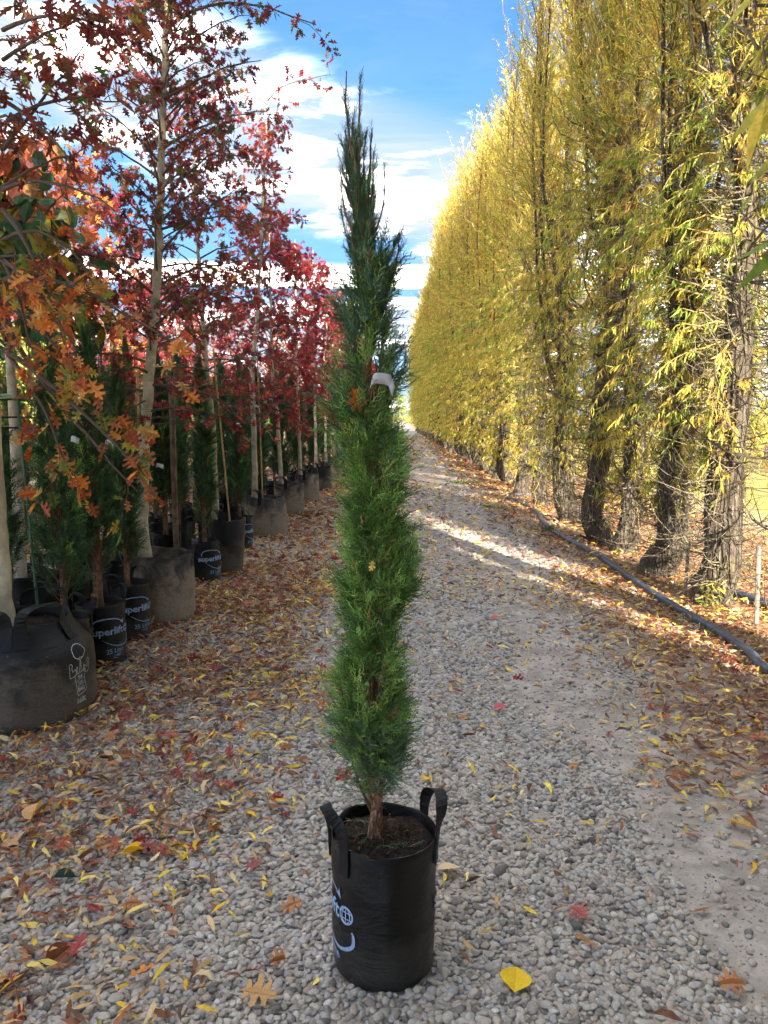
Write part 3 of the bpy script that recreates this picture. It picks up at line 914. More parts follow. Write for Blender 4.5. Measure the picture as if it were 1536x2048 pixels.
while Y > -16:            # the row runs on past the camera, unseen there and thickened to shade the drive
    place_tree('willow_tree', near_w[3] if Y > 2.6 else sunblock_w[k % 2], WM, (HX + rng.normal(0, 0.06), Y, -0.01), rng.uniform(0, 6), SHARE, 'tree', 'willows of the shelterbelt', rng.uniform(0.97, 1.05))
    Y -= 1.45; k += 1
Y = ylast + 2.0
while Y < 84:
    fsc = np.interp(Y, [13, 18, 24, 32, 42, 50, 60, 84], [0.78, 0.83, 0.95, 1.05, 1.07, 0.99, 1.0, 0.95])
    place_tree('willow_tree', far_w[k % 3], WM, (HX + rng.normal(0, 0.08) + 0.1 - 0.012 * (Y - 15), Y, -0.01), rng.uniform(0, 6), SHARE, 'tree', 'willows of the shelterbelt', fsc * rng.uniform(0.985, 1.015))
    Y += 1.4; k += 1
# a second, parallel shelterbelt beyond
Y = 3.0
while Y < 46:
    place_tree('willow_tree', far_w[k % 3], WM, (15.0 + rng.normal(0, 0.3), Y, -0.01), rng.uniform(0, 6), 'yellow willow of the second shelterbelt glimpsed behind the first row of trunks', 'tree', 'willows of the second shelterbelt', rng.uniform(0.6, 0.75))
    Y += 2.6; k += 1

# ------------------------------------------------------------------ pipes, stakes
def pipe(name, pts_px, r, label, extra=()):
    P = [ground_at(a, b) for a, b in pts_px]
    P = [np.array(e) for e in extra] + [np.array([p[0], p[1], 0]) for p in P]
    Q = smooth_path(P, 90); Q[:, 2] = r + 0.004
    V, F = tubes(Q, np.full(90, r), 14)
    g = Geo(); g.add(V, F)
    n0 = 14
    g.add(V[:n0], [np.arange(n0)[None]]); g.add(V[-n0:], [np.arange(n0)[None]])
    o = g.build(name, M_PIPE, None, True)
    tag(o, label, 'pipe')
    return Q
PQ = pipe('irrigation_pipe', [(1560, 1362), (1500, 1316), (1440, 1275), (1380, 1240), (1300, 1190), (1240, 1148), (1180, 1108), (1120, 1076), (1092, 1054), (1074, 1030), (1050, 1011), (1020, 1000), (1026, 993), (1062, 992)], 0.031,
          'long blue grey plastic irrigation pipe snaking along the willow trunks', [(3.4, 2.3, 0), (2.75, 3.4, 0)])
pipe('irrigation_pipe', [(1384, 1172), (1430, 1184), (1480, 1200), (1540, 1220), (1640, 1250)], 0.04, 'short length of dark plastic pipe lying behind the first willow trunk')
def stake(name, base, top, r, mat, label, cat='stake'):
    base, top = np.array(base, float), np.array(top, float)
    n = 6
    P = np.linspace(base, top, n)
    V, F = tubes(P, np.full(n, r), 7)
    g = Geo(); g.add(V, F); g.add(V[-7:], [np.arange(7)[None]])
    o = g.build(name, mat, None, False)
    tag(o, label, cat)
    return o
P = ground_at(1370, 1190); stake('wooden_stake', (P[0], P[1], -0.02), (P[0] + 0.01, P[1], 0.50), 0.016, M_STAKE, 'short grey wooden stake between the first two willow trunks')
P = ground_at(1513, 1255); stake('wooden_stake', (P[0], P[1], -0.02), (P[0] - 0.02, P[1], 0.62), 0.017, M_STAKE, 'grey wooden stake standing in leaf litter beside the lichen footed willow')
stake('pale_pole', (3.75, 7.6, -0.02), (4.35, 7.9, 2.5), 0.035, M_PALEPOLE, 'pale greenish pole leaning behind the first willow', 'pole')

# ------------------------------------------------------------------ bags
def text2d(body, size, bold=0.0):
    cu = bpy.data.curves.new('lettering', 'FONT')
    cu.body = body; cu.size = size; cu.offset = bold; cu.align_x = 'CENTER'; cu.resolution_u = 3
    o = bpy.data.objects.new('lettering', cu); COL.objects.link(o)
    dg = bpy.context.evaluated_depsgraph_get()
    me = bpy.data.meshes.new_from_object(o.evaluated_get(dg))
    V = np.array([vv.co[:2] for vv in me.vertices]); F = [list(p.vertices) for p in me.polygons]
    bpy.data.objects.remove(o); bpy.data.curves.remove(cu); bpy.data.meshes.remove(me)
    return V, F
def strip2d(pts, w):
    pts = np.array(pts, float); w = np.broadcast_to(np.asarray(w, float), (len(pts),))
    T = unit(np.gradient(pts, axis=0)); Nn = np.stack([-T[:, 1], T[:, 0]], -1)
    V = np.concatenate([pts + Nn * w[:, None] / 2, pts - Nn * w[:, None] / 2])
    n = len(pts)
    return V, [[i, i + 1, n + i + 1, n + i] for i in range(n - 1)]
def curve2(pts, n=24):
    return smooth_path(np.c_[np.array(pts, float), np.zeros(len(pts))], n)[:, :2]
class Flat:
    def __init__(s): s.V, s.F, s.n = [], [], 0
    def add(s, VF, dx=0, dy=0, slant=0):
        V, F = VF
        V = np.array(V) + [dx, dy]
        s.V.append(V); s.F += [[i + s.n for i in f] for f in F]; s.n += len(V)
    def wrap(s, fn):
        V = np.concatenate(s.V)
        W = np.array([fn(x, y) for x, y in V])
        return W, s.F
def poly_mesh(name, V, F):
    me = bpy.data.meshes.new(name); me.from_pydata([tuple(v) for v in V], [], F); me.validate(); return me
def superlift():
    f = Flat()
    V, F = text2d('superlift', 0.066, 0.0016)
    V = V * [0.235 / np.ptp(V[:, 0]), 1]; V[:, 0] -= V[:, 0].max() - 0.098
    f.add((V, F))
    a = np.linspace(0, 2 * PI, 33)
    f.add(strip2d(np.c_[0.126 + 0.0235 * np.cos(a), 0.0195 + 0.0235 * np.sin(a)], 0.0055))
    for k_ in (-0.62, 0.0, 0.62):
        t_ = np.linspace(-1, 1, 11)
        f.add(strip2d(np.c_[0.126 + 0.0235 * k_ * np.sqrt(np.maximum(0, 1 - t_ ** 2 * 0.98)), 0.0195 + 0.0225 * t_], 0.0036))
    for q in (-0.38, 0.38):
        f.add(strip2d(np.c_[0.126 + 0.0215 * np.linspace(-1, 1, 7), np.full(7, 0.0195 + 0.0235 * q)], 0.0030))
    c_ = curve2([(-0.100, 0.045), (-0.108, 0.065), (-0.085, 0.094), (-0.03, 0.104), (0.04, 0.096), (0.088, 0.074)], 26)
    f.add(strip2d(c_, np.interp(np.linspace(0, 1, 26), [0, 0.4, 1], [0.005, 0.0085, 0.004])))
    f.add((np.array([(0.104, 0.056), (0.079, 0.069), (0.090, 0.073), (0.098, 0.088)]), [[0, 1, 2], [0, 2, 3]]))
    c_ = curve2([(-0.055, -0.028), (-0.01, -0.058), (0.05, -0.080), (0.11, -0.084), (0.148, -0.066), (0.152, -0.035), (0.147, -0.022)], 34)
    f.add(strip2d(c_, np.interp(np.linspace(0, 1, 34), [0, 0.6, 0.8, 1], [0.002, 0.0115, 0.0095, 0.003])))
    f.add(text2d('25 Litre', 0.042, 0.0004), 0.035, -0.122)
    f.add(text2d('110033', 0.021, 0.0), 0.045, -0.146)
    return f
LOGO = superlift()
def tree_emblem():
    f = Flat()
    a = np.linspace(-1.35, PI + 1.35, 90)
    rr = 0.062 * (1 + 0.035 * np.abs(np.sin(a * 7.5)) * 1.4)
    f.add(strip2d(np.c_[rr * np.cos(a), 0.095 + rr * 0.92 * np.sin(a)], 0.0055))
    f.add(strip2d(curve2([(-0.014, 0.034), (-0.03, 0.045), (-0.005, 0.03), (-0.012, -0.03), (-0.014, -0.07)]), 0.0042))
    f.add(strip2d(curve2([(0.014, 0.034), (0.03, 0.047), (0.008, 0.03), (0.004, -0.03), (0.005, -0.066)]), 0.0042))
    f.add(strip2d(curve2([(-0.012, 0.038), (0.0, 0.05), (0.014, 0.042), (0.002, 0.02)], 14), 0.0042))
    for s in (-1, 1):
        f.add(strip2d(curve2([(s * 0.052, -0.082), (s * 0.095, -0.095), (s * 0.112, -0.085), (s * 0.112, -0.02), (s * 0.116, 0.0), (s * 0.100, 0.018), (s * 0.086, 0.004), (s * 0.092, -0.018), (s * 0.084, -0.05), (s * 0.062, -0.034), (s * 0.050, -0.048), (s * 0.046, -0.078)], 46), 0.0042))
        f.add(strip2d(curve2([(s * 0.046, -0.07), (s * 0.044, -0.02), (s * 0.036, -0.03), (s * 0.036, -0.08)], 16), 0.0036))
    f.add(strip2d(curve2([(-0.062, -0.082), (0.0, -0.074), (0.062, -0.066), (0.058, -0.13), (0.066, -0.2), (0.06, -0.23), (0.0, -0.245), (-0.05, -0.243), (-0.056, -0.16), (-0.062, -0.082)], 60), 0.0045))
    f.add(strip2d([(-0.052, -0.135), (0.055, -0.128)], 0.003)); f.add(strip2d([(-0.052, -0.178), (0.055, -0.172)], 0.003))
    f.add(text2d('THE', 0.032, 0.0006), 0, -0.12); f.add(text2d('TUFF', 0.034, 0.0), 0, -0.168); f.add(text2d('BAG', 0.045, 0.0006), 0, -0.221)
    f.add(text2d('160L', 0.062, 0.0006), 0.0, -0.318)
    return f

def make_bag(loc, r, H, label, mat, prof=None, seed=0, logos=(), emblem=None, handles=((3.4, 0.45), (0.2, 0.45)), hup=0.10, drop=0.07, strap=0.034, soil=0.05, group=None, wr=1.0, rz=0.0):
    """prof: list of (z fraction, radius factor)"""
    rg = np.random.default_rng(seed + 77)
    prof = prof or [(0, 0.93), (0.03, 0.985), (0.12, 1.0), (0.5, 1.0), (0.9, 1.01), (1, 1.015)]
    pz, pf = np.array(prof).T
    ph = rg.uniform(0, 6, 8)
    lobe = rg.uniform(0.5, 1.0) * 0.018 * wr
    def R(th, z):
        q = z / H
        base = np.interp(q, pz, pf) * r
        w = lobe * np.sin(2 * th + ph[0]) + 0.010 * wr * np.sin(5 * th + 3 * q + ph[1]) + 0.006 * wr * np.sin(9 * th - 7 * q + ph[2]) + 0.007 * wr * np.sin(11 * q + 2 * th + ph[3]) + 0.005 * wr * np.sin(23 * q + 3 * th + ph[4])
        return base * (1 + w)
    def pt(th, z, o=0.0):
        q = R(th, z) + o
        return np.array([q * math.cos(th), q * math.sin(th), z])
    t = thing('grow_bag', label, 'grow bag', loc, rz, group)
    nth, nz = 64, 22
    th = np.arange(nth) * 2 * PI / nth
    zs = H * np.concatenate([[0.0, 0.012, 0.03], np.linspace(0.07, 1, nz - 3)])
    rimw = lambda a: (wr if r > 0.16 else 0.4) * (0.006 * np.sin(3 * a + ph[5]) + 0.004 * np.sin(7 * a + ph[6]))
    rings = [np.stack([R(th, z) * np.cos(th), R(th, z) * np.sin(th), z + (z / H) ** 3 * rimw(th) + 0 * th], -1) for z in zs]
    rt = R(th, H)
    zr = H + rimw(th)
    rings.append(np.stack([(rt - 0.004) * np.cos(th), (rt - 0.004) * np.sin(th), zr + 0.001], -1))
    rings.append(np.stack([(rt - 0.006) * np.cos(th), (rt - 0.006) * np.sin(th), zr - 0.008], -1))
    rings.append(np.stack([(R(th, H - soil) - 0.008) * np.cos(th), (R(th, H - soil) - 0.008) * np.sin(th), H - soil - 0.03 + 0 * th], -1))
    V = np.concatenate(rings); n = len(rings)
    i = np.arange(n - 1)[:, None] * nth; j = np.arange(nth)[None]
    F = np.stack([i + j, i + (j + 1) % nth, i + nth + (j + 1) % nth, i + nth + j], -1).reshape(-1, 4)
    g = Geo(); g.add(V, [F, np.arange(nth)[::-1][None]])
    g.build('shell', mat, t, True)
    # soil, heaped and lumpy
    g = Geo()
    rs = np.linspace(0, 1, 9)[1:]
    pts = [[0, 0, H - soil + 0.012]]
    for q in rs:
        for a in th[::2]:
            rr_ = (R(a, H - soil) - 0.007) * q
            pts.append([rr_ * math.cos(a), rr_ * math.sin(a), H - soil + 0.014 * (1 - q) + rg.normal(0, 0.004)])
    m2 = nth // 2
    F3 = [[0, 1 + k_, 1 + (k_ + 1) % m2] for k_ in range(m2)]
    F4 = [[1 + a_ * m2 + k_, 1 + (a_ + 1) * m2 + k_, 1 + (a_ + 1) * m2 + (k_ + 1) % m2, 1 + a_ * m2 + (k_ + 1) % m2] for a_ in range(len(rs) - 1) for k_ in range(m2)]
    g.add(pts, [np.array(F3), np.array(F4)]); g.build('soil', M_SOIL, t, True)
    for hi_, (tm, half) in enumerate(handles):
        k_ = 26
        s_ = np.linspace(0, 1, k_)
        cl, wd = [], []
        for u_ in s_:
            if u_ < 0.22: q = u_ / 0.22; a = tm - half; z = H - drop + q * drop; rr_ = R(a, min(z, H)) + 0.004; al = 0
            elif u_ > 0.78: q = (1 - u_) / 0.22; a = tm + half; z = H - drop + q * drop; rr_ = R(a, min(z, H)) + 0.004; al = PI
            else:
                q = (u_ - 0.22) / 0.56; a = tm - half * math.cos(PI * q) * (1 + 0.12 * math.sin(PI * q)); z = H + hup * math.sin(PI * q) ** 0.7
                rr_ = R(a, H) + 0.004 + 0.012 * math.sin(PI * q) * rg.uniform(0.8, 1.2); al = PI * q
            cl.append([rr_ * math.cos(a), rr_ * math.sin(a), z])
            tg = np.array([-math.sin(a), math.cos(a), 0]); rd = np.array([math.cos(a), math.sin(a), 0])
            wd.append(math.cos(al) * tg + math.sin(al) * rd)
        cl, wd = np.array(cl), unit(np.array(wd))
        tn = unit(np.gradient(cl, axis=0)); nr = unit(np.cross(tn, wd)); wd = unit(np.cross(nr, tn))
        sec = [(-1, -1), (1, -1), (1, 1), (-1, 1)]
        V = np.stack([cl + wd * strap / 2 * a_ + nr * 0.0018 * b_ for a_, b_ in sec], 1).reshape(-1, 3)
        F = [[a_ * 4 + b_, a_ * 4 + (b_ + 1) % 4, (a_ + 1) * 4 + (b_ + 1) % 4, (a_ + 1) * 4 + b_] for a_ in range(k_ - 1) for b_ in range(4)]
        g = Geo(); g.add(V, [np.array(F), np.array([[0, 3, 2, 1], [k_ * 4 - 4, k_ * 4 - 3, k_ * 4 - 2, k_ * 4 - 1]])])
        g.build('handle', M_STRAP, t, False)
    for tc_, zc_ in logos:
        W, F = LOGO.wrap(lambda x, y: pt(tc_ + x / r, zc_ + y, 0.0022))
        link('printed_logo', poly_mesh('printed_logo', W, F), M_PRINT, t)
    if emblem:
        tc_, zc_, sc_ = emblem
        W, F = tree_emblem().wrap(lambda x, y: pt(tc_ + x * sc_ / r, zc_ + y * sc_, 0.004))
        link('printed_emblem', poly_mesh('printed_emblem', W, F), M_PRINTW, t)
    return t

# ------------------------------------------------------------------ cypresses
def spray_template(seed, nside=11, sub=2, r=0.019, flat=0.4):
    """a feathery branchlet one unit long along +X, built of thin cones"""
    rg = np.random.default_rng(seed)
    segs = []
    ax = lambda s: np.array([s, 0.06 * math.sin(2.4 * s), 0.05 * s * s])
    segs.append((ax(0), ax(0.55), r * 1.2)); segs.append((ax(0.5), ax(1.0), r * 1.1))
    for i in range(nside):
        s = 0.12 + 0.82 * i / (nside - 1); sd = 1 if i % 2 else -1
        ln = (0.36 * (1 - 0.45 * s)) * rg.uniform(0.75, 1.2)
        el = rg.normal(0, flat)
        d = unit(np.array([0.85, sd * 0.75 * math.cos(el), 0.75 * math.sin(el)]))
        a = ax(s); b = a + d * ln
        segs.append((a, b, r))
        for q in range(sub):
            t = 0.35 + 0.4 * q / max(1, sub - 1) if sub > 1 else 0.5
            d2 = unit(d + np.array([0.35, (1 if q % 2 else -1) * -sd * 0.7, rg.normal(0, 0.35)]))
            p = a + (b - a) * t
            segs.append((p, p + d2 * ln * rg.uniform(0.35, 0.6), r * 0.9))
    A = np.array([s[0] for s in segs]); B = np.array([s[1] for s in segs]); R = np.array([s[2] for s in segs])
    T = unit(B - A); U = unit(np.cross(T, [0.1, 0.2, 1.0])); W = np.cross(T, U)
    ring = [A + R[:, None] * (math.cos(k) * U + math.sin(k) * W) for k in (0, 2 * PI / 3, 4 * PI / 3)]
    V = np.stack(ring + [B], 1).reshape(-1, 3)
    i = np.arange(len(segs))[:, None] * 4
    F = np.concatenate([i + [0, 1, 3], i + [1, 2, 3], i + [2, 0, 3]])
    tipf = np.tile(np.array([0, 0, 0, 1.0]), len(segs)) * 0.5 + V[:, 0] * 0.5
    return V, F, np.clip(tipf, 0, 1)
SPR_HI = [spray_template(s, 9, 2) for s in (1, 2, 3, 4)]
SPR_MID = [spray_template(s, 9, 1, 0.024) for s in (5, 6, 7)]
SPR_LO = [spray_template(s, 6, 1, 0.04) for s in (8, 9)]
GD = [lin(84, 116, 58), lin(96, 130, 62), lin(72, 104, 58), lin(108, 138, 66)]
GL = [lin(116, 154, 72), lin(138, 170, 86), lin(110, 146, 76)]
GG = [lin(96, 118, 92), lin(108, 128, 104), lin(84, 112, 84)]
def cypress(seed, axis, hull, z0, ztop, nb, ns, spr, sl, open_top=None, fluff=None, trunk_r=0.018, light=0.4, extra=(), dz=(0.12, 0.36), bare=None, cool=None, pal=GD):
    """axis(z)->(x,y); hull(z)->(left, right, depth) half widths about the axis"""
    rg = np.random.default_rng(seed)
    zz = np.linspace(0, ztop, 26)
    P = np.array([[*axis(z), z] for z in zz])
    gt = Geo()
    R = trunk_r * np.interp(zz / ztop, [0, 0.04, 0.3, 0.75, 1], [1.45, 1.05, 0.8, 0.26, 0.09])
    gt.add(*tubes(P, R, 9))
    u = rg.random(nb)
    za = z0 - 0.04 + (ztop - 0.28 - z0 + 0.04) * u
    zb_ = np.minimum(za + rg.uniform(*dz, nb), ztop - 0.03)
    zb_ = np.maximum(zb_, z0 + 0.01)
    az = rg.uniform(0, 2 * PI, nb)
    A = np.array([[*axis(z), z] for z in za]); C0 = np.array([[*axis(z), z] for z in zb_])
    hl = np.array([hull(z) for z in zb_])
    rx = np.where(np.cos(az) > 0, hl[:, 1], hl[:, 0]); ry = hl[:, 2]
    rr = 1 / np.sqrt((np.cos(az) / rx) ** 2 + (np.sin(az) / ry) ** 2 + 1e-9)
    rr0 = rr
    rr = np.maximum(rr * rg.uniform(0.62, 1.02, nb) - 0.50 * sl * np.clip((hl[:, 0] + hl[:, 1]) / 0.15, 0.34, 1), rr * 0.22)
    hull_r = (hl[:, 0] + hl[:, 1]) / 2
    kp = rg.random(nb) < np.clip(hull_r / 0.075, 0.22, 1)
    A, C0, rr, az, hull_r = A[kp], C0[kp], rr[kp], az[kp], hull_r[kp]
    hull_r = np.concatenate([hull_r, np.full(len(extra), 0.040)])
    E = C0 + np.stack([rr * np.cos(az), rr * np.sin(az), 0 * az], -1)
    Mid = A + (E - A) * np.array([0.62, 0.62, 0.25])
    for (a_, m_, e_) in extra:
        A = np.vstack([A, a_]); Mid = np.vstack([Mid, m_]); E = np.vstack([E, e_])
    n_ = len(A)
    Q = bez(A, Mid, E, np.linspace(0, 1, 7)) + rg.normal(0, 0.004, (n_, 7, 3)) * np.linspace(0, 1, 7)[None, :, None]
    gb = Geo()
    v_, f_ = tubes(Q, np.linspace(0.0042, 0.0014, 7)[None] * rg.uniform(0.7, 1.3, (n_, 1)) * (1 if trunk_r > 0.012 else 0.8), 4)
    gb.add(v_, f_, np.repeat(pick(rg, [lin(120, 84, 62), lin(104, 78, 62), lin(134, 100, 78)], n_), 28, 0))
    # sprays along the branches
    K = n_ * ns
    bi = np.repeat(np.arange(n_), ns)
    tt = np.where(bi >= n_ - len(extra), rg.uniform(0.15, 1.0, K), np.clip(rg.beta(2.9, 1.0, K), 0.12, 1.0)) * 6
    i0 = np.minimum(tt.astype(int), 5); fr = (tt - i0)[:, None]
    T = Q[bi, i0] * (1 - fr) + Q[bi, i0 + 1] * fr
    tang = unit(Q[bi, i0 + 1] - Q[bi, i0])
    out = T - np.array([[*axis(z), z] for z in T[:, 2]]); out = unit(out)
    ot = np.zeros(K) if open_top is None else sstep(open_top - 0.12, open_top + 0.12, T[:, 2])
    fl = np.zeros(K) if fluff is None else 1 - sstep(fluff - 0.15, fluff + 0.15, T[:, 2])
    D = tang * 0.55 + out * (rg.uniform(0.0, 0.85, K) * (1 - 0.55 * ot))[:, None] + np.array([0, 0, 1.0]) * (0.35 + 0.55 * ot - 0.30 * fl)[:, None] + rg.normal(0, 0.36, (K, 3)) * (1 - 0.45 * ot)[:, None]
    keep = rg.random(K) > np.where(bi >= n_ - len(extra), 0.08, ot * 0.42)
    if bare is not None: keep &= ~bare(T)
    L = sl * rg.uniform(0.6, 1.25, K) * np.clip(hull_r[bi] / 0.075, 0.38, 1) * (1 - 0.1 * ot)
    M = frames(D, rg, PI) * L[:, None, None]
    isl = rg.random(n_)[bi] < light * 0.55
    C = np.where(isl[:, None] & (rg.random((K, 1)) < 0.75), pick(rg, GL, K), pick(rg, pal, K))
    if cool is not None:      # older, bluer growth towards the top
        C = np.where((rg.random(K) < sstep(cool - 0.35, cool + 0.4, T[:, 2]) * 0.85)[:, None], pick(rg, [lin(62, 92, 74), lin(70, 100, 76), lin(54, 82, 70), lin(84, 108, 78)], K), C)
    C = np.where((rg.random(K) < fl * 0.8)[:, None], pick(rg, GG, K), C)
    C = np.where((rg.random(K) < 0.012)[:, None], pick(rg, [lin(150, 120, 74)], K), C)
    gl = Geo()
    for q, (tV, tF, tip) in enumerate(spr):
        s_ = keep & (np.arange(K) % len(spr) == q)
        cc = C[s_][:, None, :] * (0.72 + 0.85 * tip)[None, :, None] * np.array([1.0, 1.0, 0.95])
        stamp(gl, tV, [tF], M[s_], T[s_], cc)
    return gt.mesh('trunk', True), gb.mesh('branches'), gl.mesh('foliage')
CM = (M_CYPBARK, M_TWIG, M_NEEDLE)

# the cypress standing by itself in the drive
BX, BY = BAG_C
BAG_H = 0.400; SOIL = 0.034
HZ = 0.364                                  # soil level in the bag
tab = [(125, 691, 695, 693), (200, 686, 700, 693), (240, 688, 722, 697), (300, 683, 742, 708), (350, 681, 753, 714), (400, 680, 768, 720), (450, 682, 776, 724), (500, 686, 800, 730),
       (550, 678, 797, 734), (600, 668, 800, 736), (650, 668, 803, 738), (700, 664, 812, 740), (750, 634, 812, 740), (800, 630, 814, 741), (850, 640, 820, 742), (900, 650, 818, 744), (950, 668, 830, 744),
       (1000, 680, 824, 745), (1050, 678, 830, 745), (1100, 662, 836, 746), (1150, 665, 842, 746), (1200, 668, 830, 746), (1250, 676, 822, 746), (1300, 652, 836, 745), (1350, 648, 832, 744), (1400, 664, 826, 745),
       (1450, 660, 815, 747), (1500, 660, 820, 749), (1550, 668, 812, 750), (1600, 690, 795, 750), (1668, 735, 765, 750)]
hz, hxl, hxr, hxa = [], [], [], []
for y_, l_, r_, a_ in tab:
    hz.append(plane_at(a_, y_, BY)[2] - HZ)
    hxl.append(plane_at(l_, y_, BY)[0] - BX); hxr.append(plane_at(r_, y_, BY)[0] - BX); hxa.append(plane_at(a_, y_, BY)[0] - BX)
hz, hxl, hxr, hxa = (np.array(q)[::-1] for q in (hz, hxl, hxr, hxa))
HTOP = hz[-1]
def hero_axis(z): return (float(np.interp(z, hz, hxa)) + 0.006 * math.sin(9 * z), 0.006 * math.sin(7 * z + 1) - 0.0 * z)
def hero_hull(z):
    a = np.interp(z, hz, hxa); l = max(0.008, a - np.interp(z, hz, hxl)); r_ = max(0.008, np.interp(z, hz, hxr) - a)
    return (l, r_, (l + r_) * 0.5)
def hp(px, py, dy=0.0):
    P = plane_at(px, py, BY + dy); return np.array([P[0] - BX, dy, P[2] - HZ])
# upper leaders and stray shoots seen against the sky
ext = []
for pts in [((716, 330), (722, 270), (718, 168)), ((722, 420), (700, 330), (685, 290)), ((728, 430), (742, 360), (739, 265)), ((730, 470), (756, 400), (744, 300)), ((732, 520), (768, 440), (770, 345)),
            ((726, 440), (690, 400), (681, 350)), ((736, 560), (792, 500), (798, 470)), ((735, 560), (690, 520), (684, 420)), ((738, 640), (800, 560), (797, 470)), ((738, 620), (700, 560), (672, 590)),
            ((742, 720), (690, 660), (664, 596)), ((742, 900), (680, 840), (640, 740)), ((743, 940), (690, 860), (634, 800)), ((744, 980), (690, 930), (646, 850)), ((744, 1000), (700, 960), (655, 900)),
            ((742, 860), (800, 800), (812, 700)), ((744, 960), (790, 920), (826, 880)), ((703, 300), (692, 240), (690, 190)), ((712, 320), (702, 280), (706, 232))]:
    ext.append(tuple(hp(*q, d) for q, d in zip(pts, (0.0, random.Random(pts[2][0]).uniform(-0.03, 0.03), random.Random(pts[1][1]).uniform(-0.05, 0.05)))))
rgx = random.Random(12)
for _i in range(46):          # upright branchlets of the open top
    y1 = rgx.uniform(270, 600); l_ = np.interp(y1, [q[0] for q in tab], [q[1] for q in tab]); r_ = np.interp(y1, [q[0] for q in tab], [q[2] for q in tab]); y0 = y1 + rgx.uniform(70, 150)
    a_ = np.interp(y0, [q[0] for q in tab], [q[3] for q in tab]); xe = rgx.uniform(l_ + 4, r_ - 4)
    ext.append((hp(a_, y0), hp(a_ + (xe - a_) * 0.8, y0 - (y0 - y1) * 0.45, rgx.uniform(-0.02, 0.02)), hp(xe, y1, rgx.uniform(-0.04, 0.04))))
def hero_bare(T):
    """openings where the stem shows"""
    z1 = hp(742, 820)[2]; z2 = hp(745, 1385)[2]; z3 = hp(750, 1640)[2]
    fr = T[:, 1] < 0.02
    a = (np.abs(T[:, 2] - z1) < 0.05) & (np.abs(T[:, 0] - hp(742, 820)[0]) < 0.016) & fr
    b = (np.abs(T[:, 2] - z2) < 0.045) & (np.abs(T[:, 0] - hp(748, 1385)[0]) < 0.02) & fr
    c = T[:, 2] < 0.055
    d = (np.abs(T[:, 2] - hp(700, 940)[2]) < 0.045) & (T[:, 0] < hp(705, 940)[0]) & (T[:, 0] > hp(690, 940)[0])
    return a | b | c | d
hero = cypress(51, hero_axis, hero_hull, 0.07, HTOP - 0.02, 250, 26, SPR_HI, 0.074, hp(735, 540)[2], hp(748, 1480)[2], 0.0170, 0.9, ext, (0.06, 0.30), hero_bare, hp(740, 770)[2])
place_tree('cypress_tree', hero, CM, (BX, BY, HZ), 0, 'slender green cypress standing by itself in the drive, white tag on its stem', 'tree')
make_bag((BX, BY, 0.0), 0.152, BAG_H, 'black bag of the lone cypress in the drive, print wrapped round its side', M_BAG, seed=3, logos=((rad(181), 0.19), (rad(33), 0.19)),
         handles=((rad(203), rad(24)), (rad(13), rad(27))), hup=0.095, drop=0.075, soil=SOIL, wr=1.1)
# debris on the soil of that bag
g = Geo(); rg = np.random.default_rng(5)
k = 70
a = rg.uniform(0, 2 * PI, k); q = np.sqrt(rg.random(k)) * 0.13
T = np.stack([q * np.cos(a), q * np.sin(a), 0 * a + 0.012], -1)
D = rg.normal(0, 1, (k, 3)); D[:, 2] = 0.05
stamp(g, WT[3][0], WT[3][1], frames(D, rg, 0.6) * rg.uniform(0.015, 0.035, k)[:, None, None] * np.array([1, 0.5, 1]), T, pick(rg, [lin(150, 110, 74), lin(110, 80, 56), lin(176, 138, 92)], k))
o = g.build('dry_needles', M_LITTER); o.location = (BX, BY, HZ); o['kind'] = 'stuff'; tag(o, 'dry brown needles scattered on the soil of the lone cypress bag', 'leaf litter')
g = Geo()
k = 9
for i in range(k):
    tV, tF, tip = SPR_MID[i % 3]
    a = rg.uniform(0, 2 * PI); q = rg.uniform(0.04, 0.12)
    d = np.array([[math.cos(a + 1), math.sin(a + 1), 0.12]])
    stamp(g, tV, [tF], frames(d, rg, 0.3) * 0.05, np.array([[q * math.cos(a), q * math.sin(a), 0.012]]), pick(rg, GG, 1))
o = g.build('cypress_sprig', M_NEEDLE); o.location = (BX, BY, HZ); tag(o, 'small cut green sprigs lying on the soil of the lone cypress bag', 'sprigs')
# white plastic label on the stem
def bent_tag(name, P, w, label, col=M_TAG):
    """P: centre line points of a curling plastic strip, w: width vector"""
    P = smooth_path(P, 18); w = np.asarray(w, float)
    T = unit(np.gradient(P, axis=0)); Nn = unit(np.cross(T, w)) * 0.0005
    V = np.stack([P + w / 2 + Nn, P - w / 2 + Nn, P - w / 2 - Nn, P + w / 2 - Nn], 1).reshape(-1, 3)
    F = [[a_ * 4 + b_, a_ * 4 + (b_ + 1) % 4, a_ * 4 + 4 + (b_ + 1) % 4, a_ * 4 + 4 + b_] for a_ in range(17) for b_ in range(4)]
    g = Geo(); g.add(V, [np.array(F), np.array([[0, 3, 2, 1], [68, 69, 70, 71]])])
    o = g.build(name, col, None, True)
    tag(o, label, 'label tag')
Bv = np.array([BX, BY, HZ])
bent_tag('plant_tag', [hp(742, 768, -0.10) + Bv, hp(748, 757, -0.112) + Bv, hp(764, 757, -0.116) + Bv, hp(777, 760, -0.116) + Bv, hp(781, 766, -0.112) + Bv, hp(787, 784, -0.108) + Bv], np.array([0.006, -0.012, 0.026]), 'curled white plastic plant tag looped round the lone cypress stem')

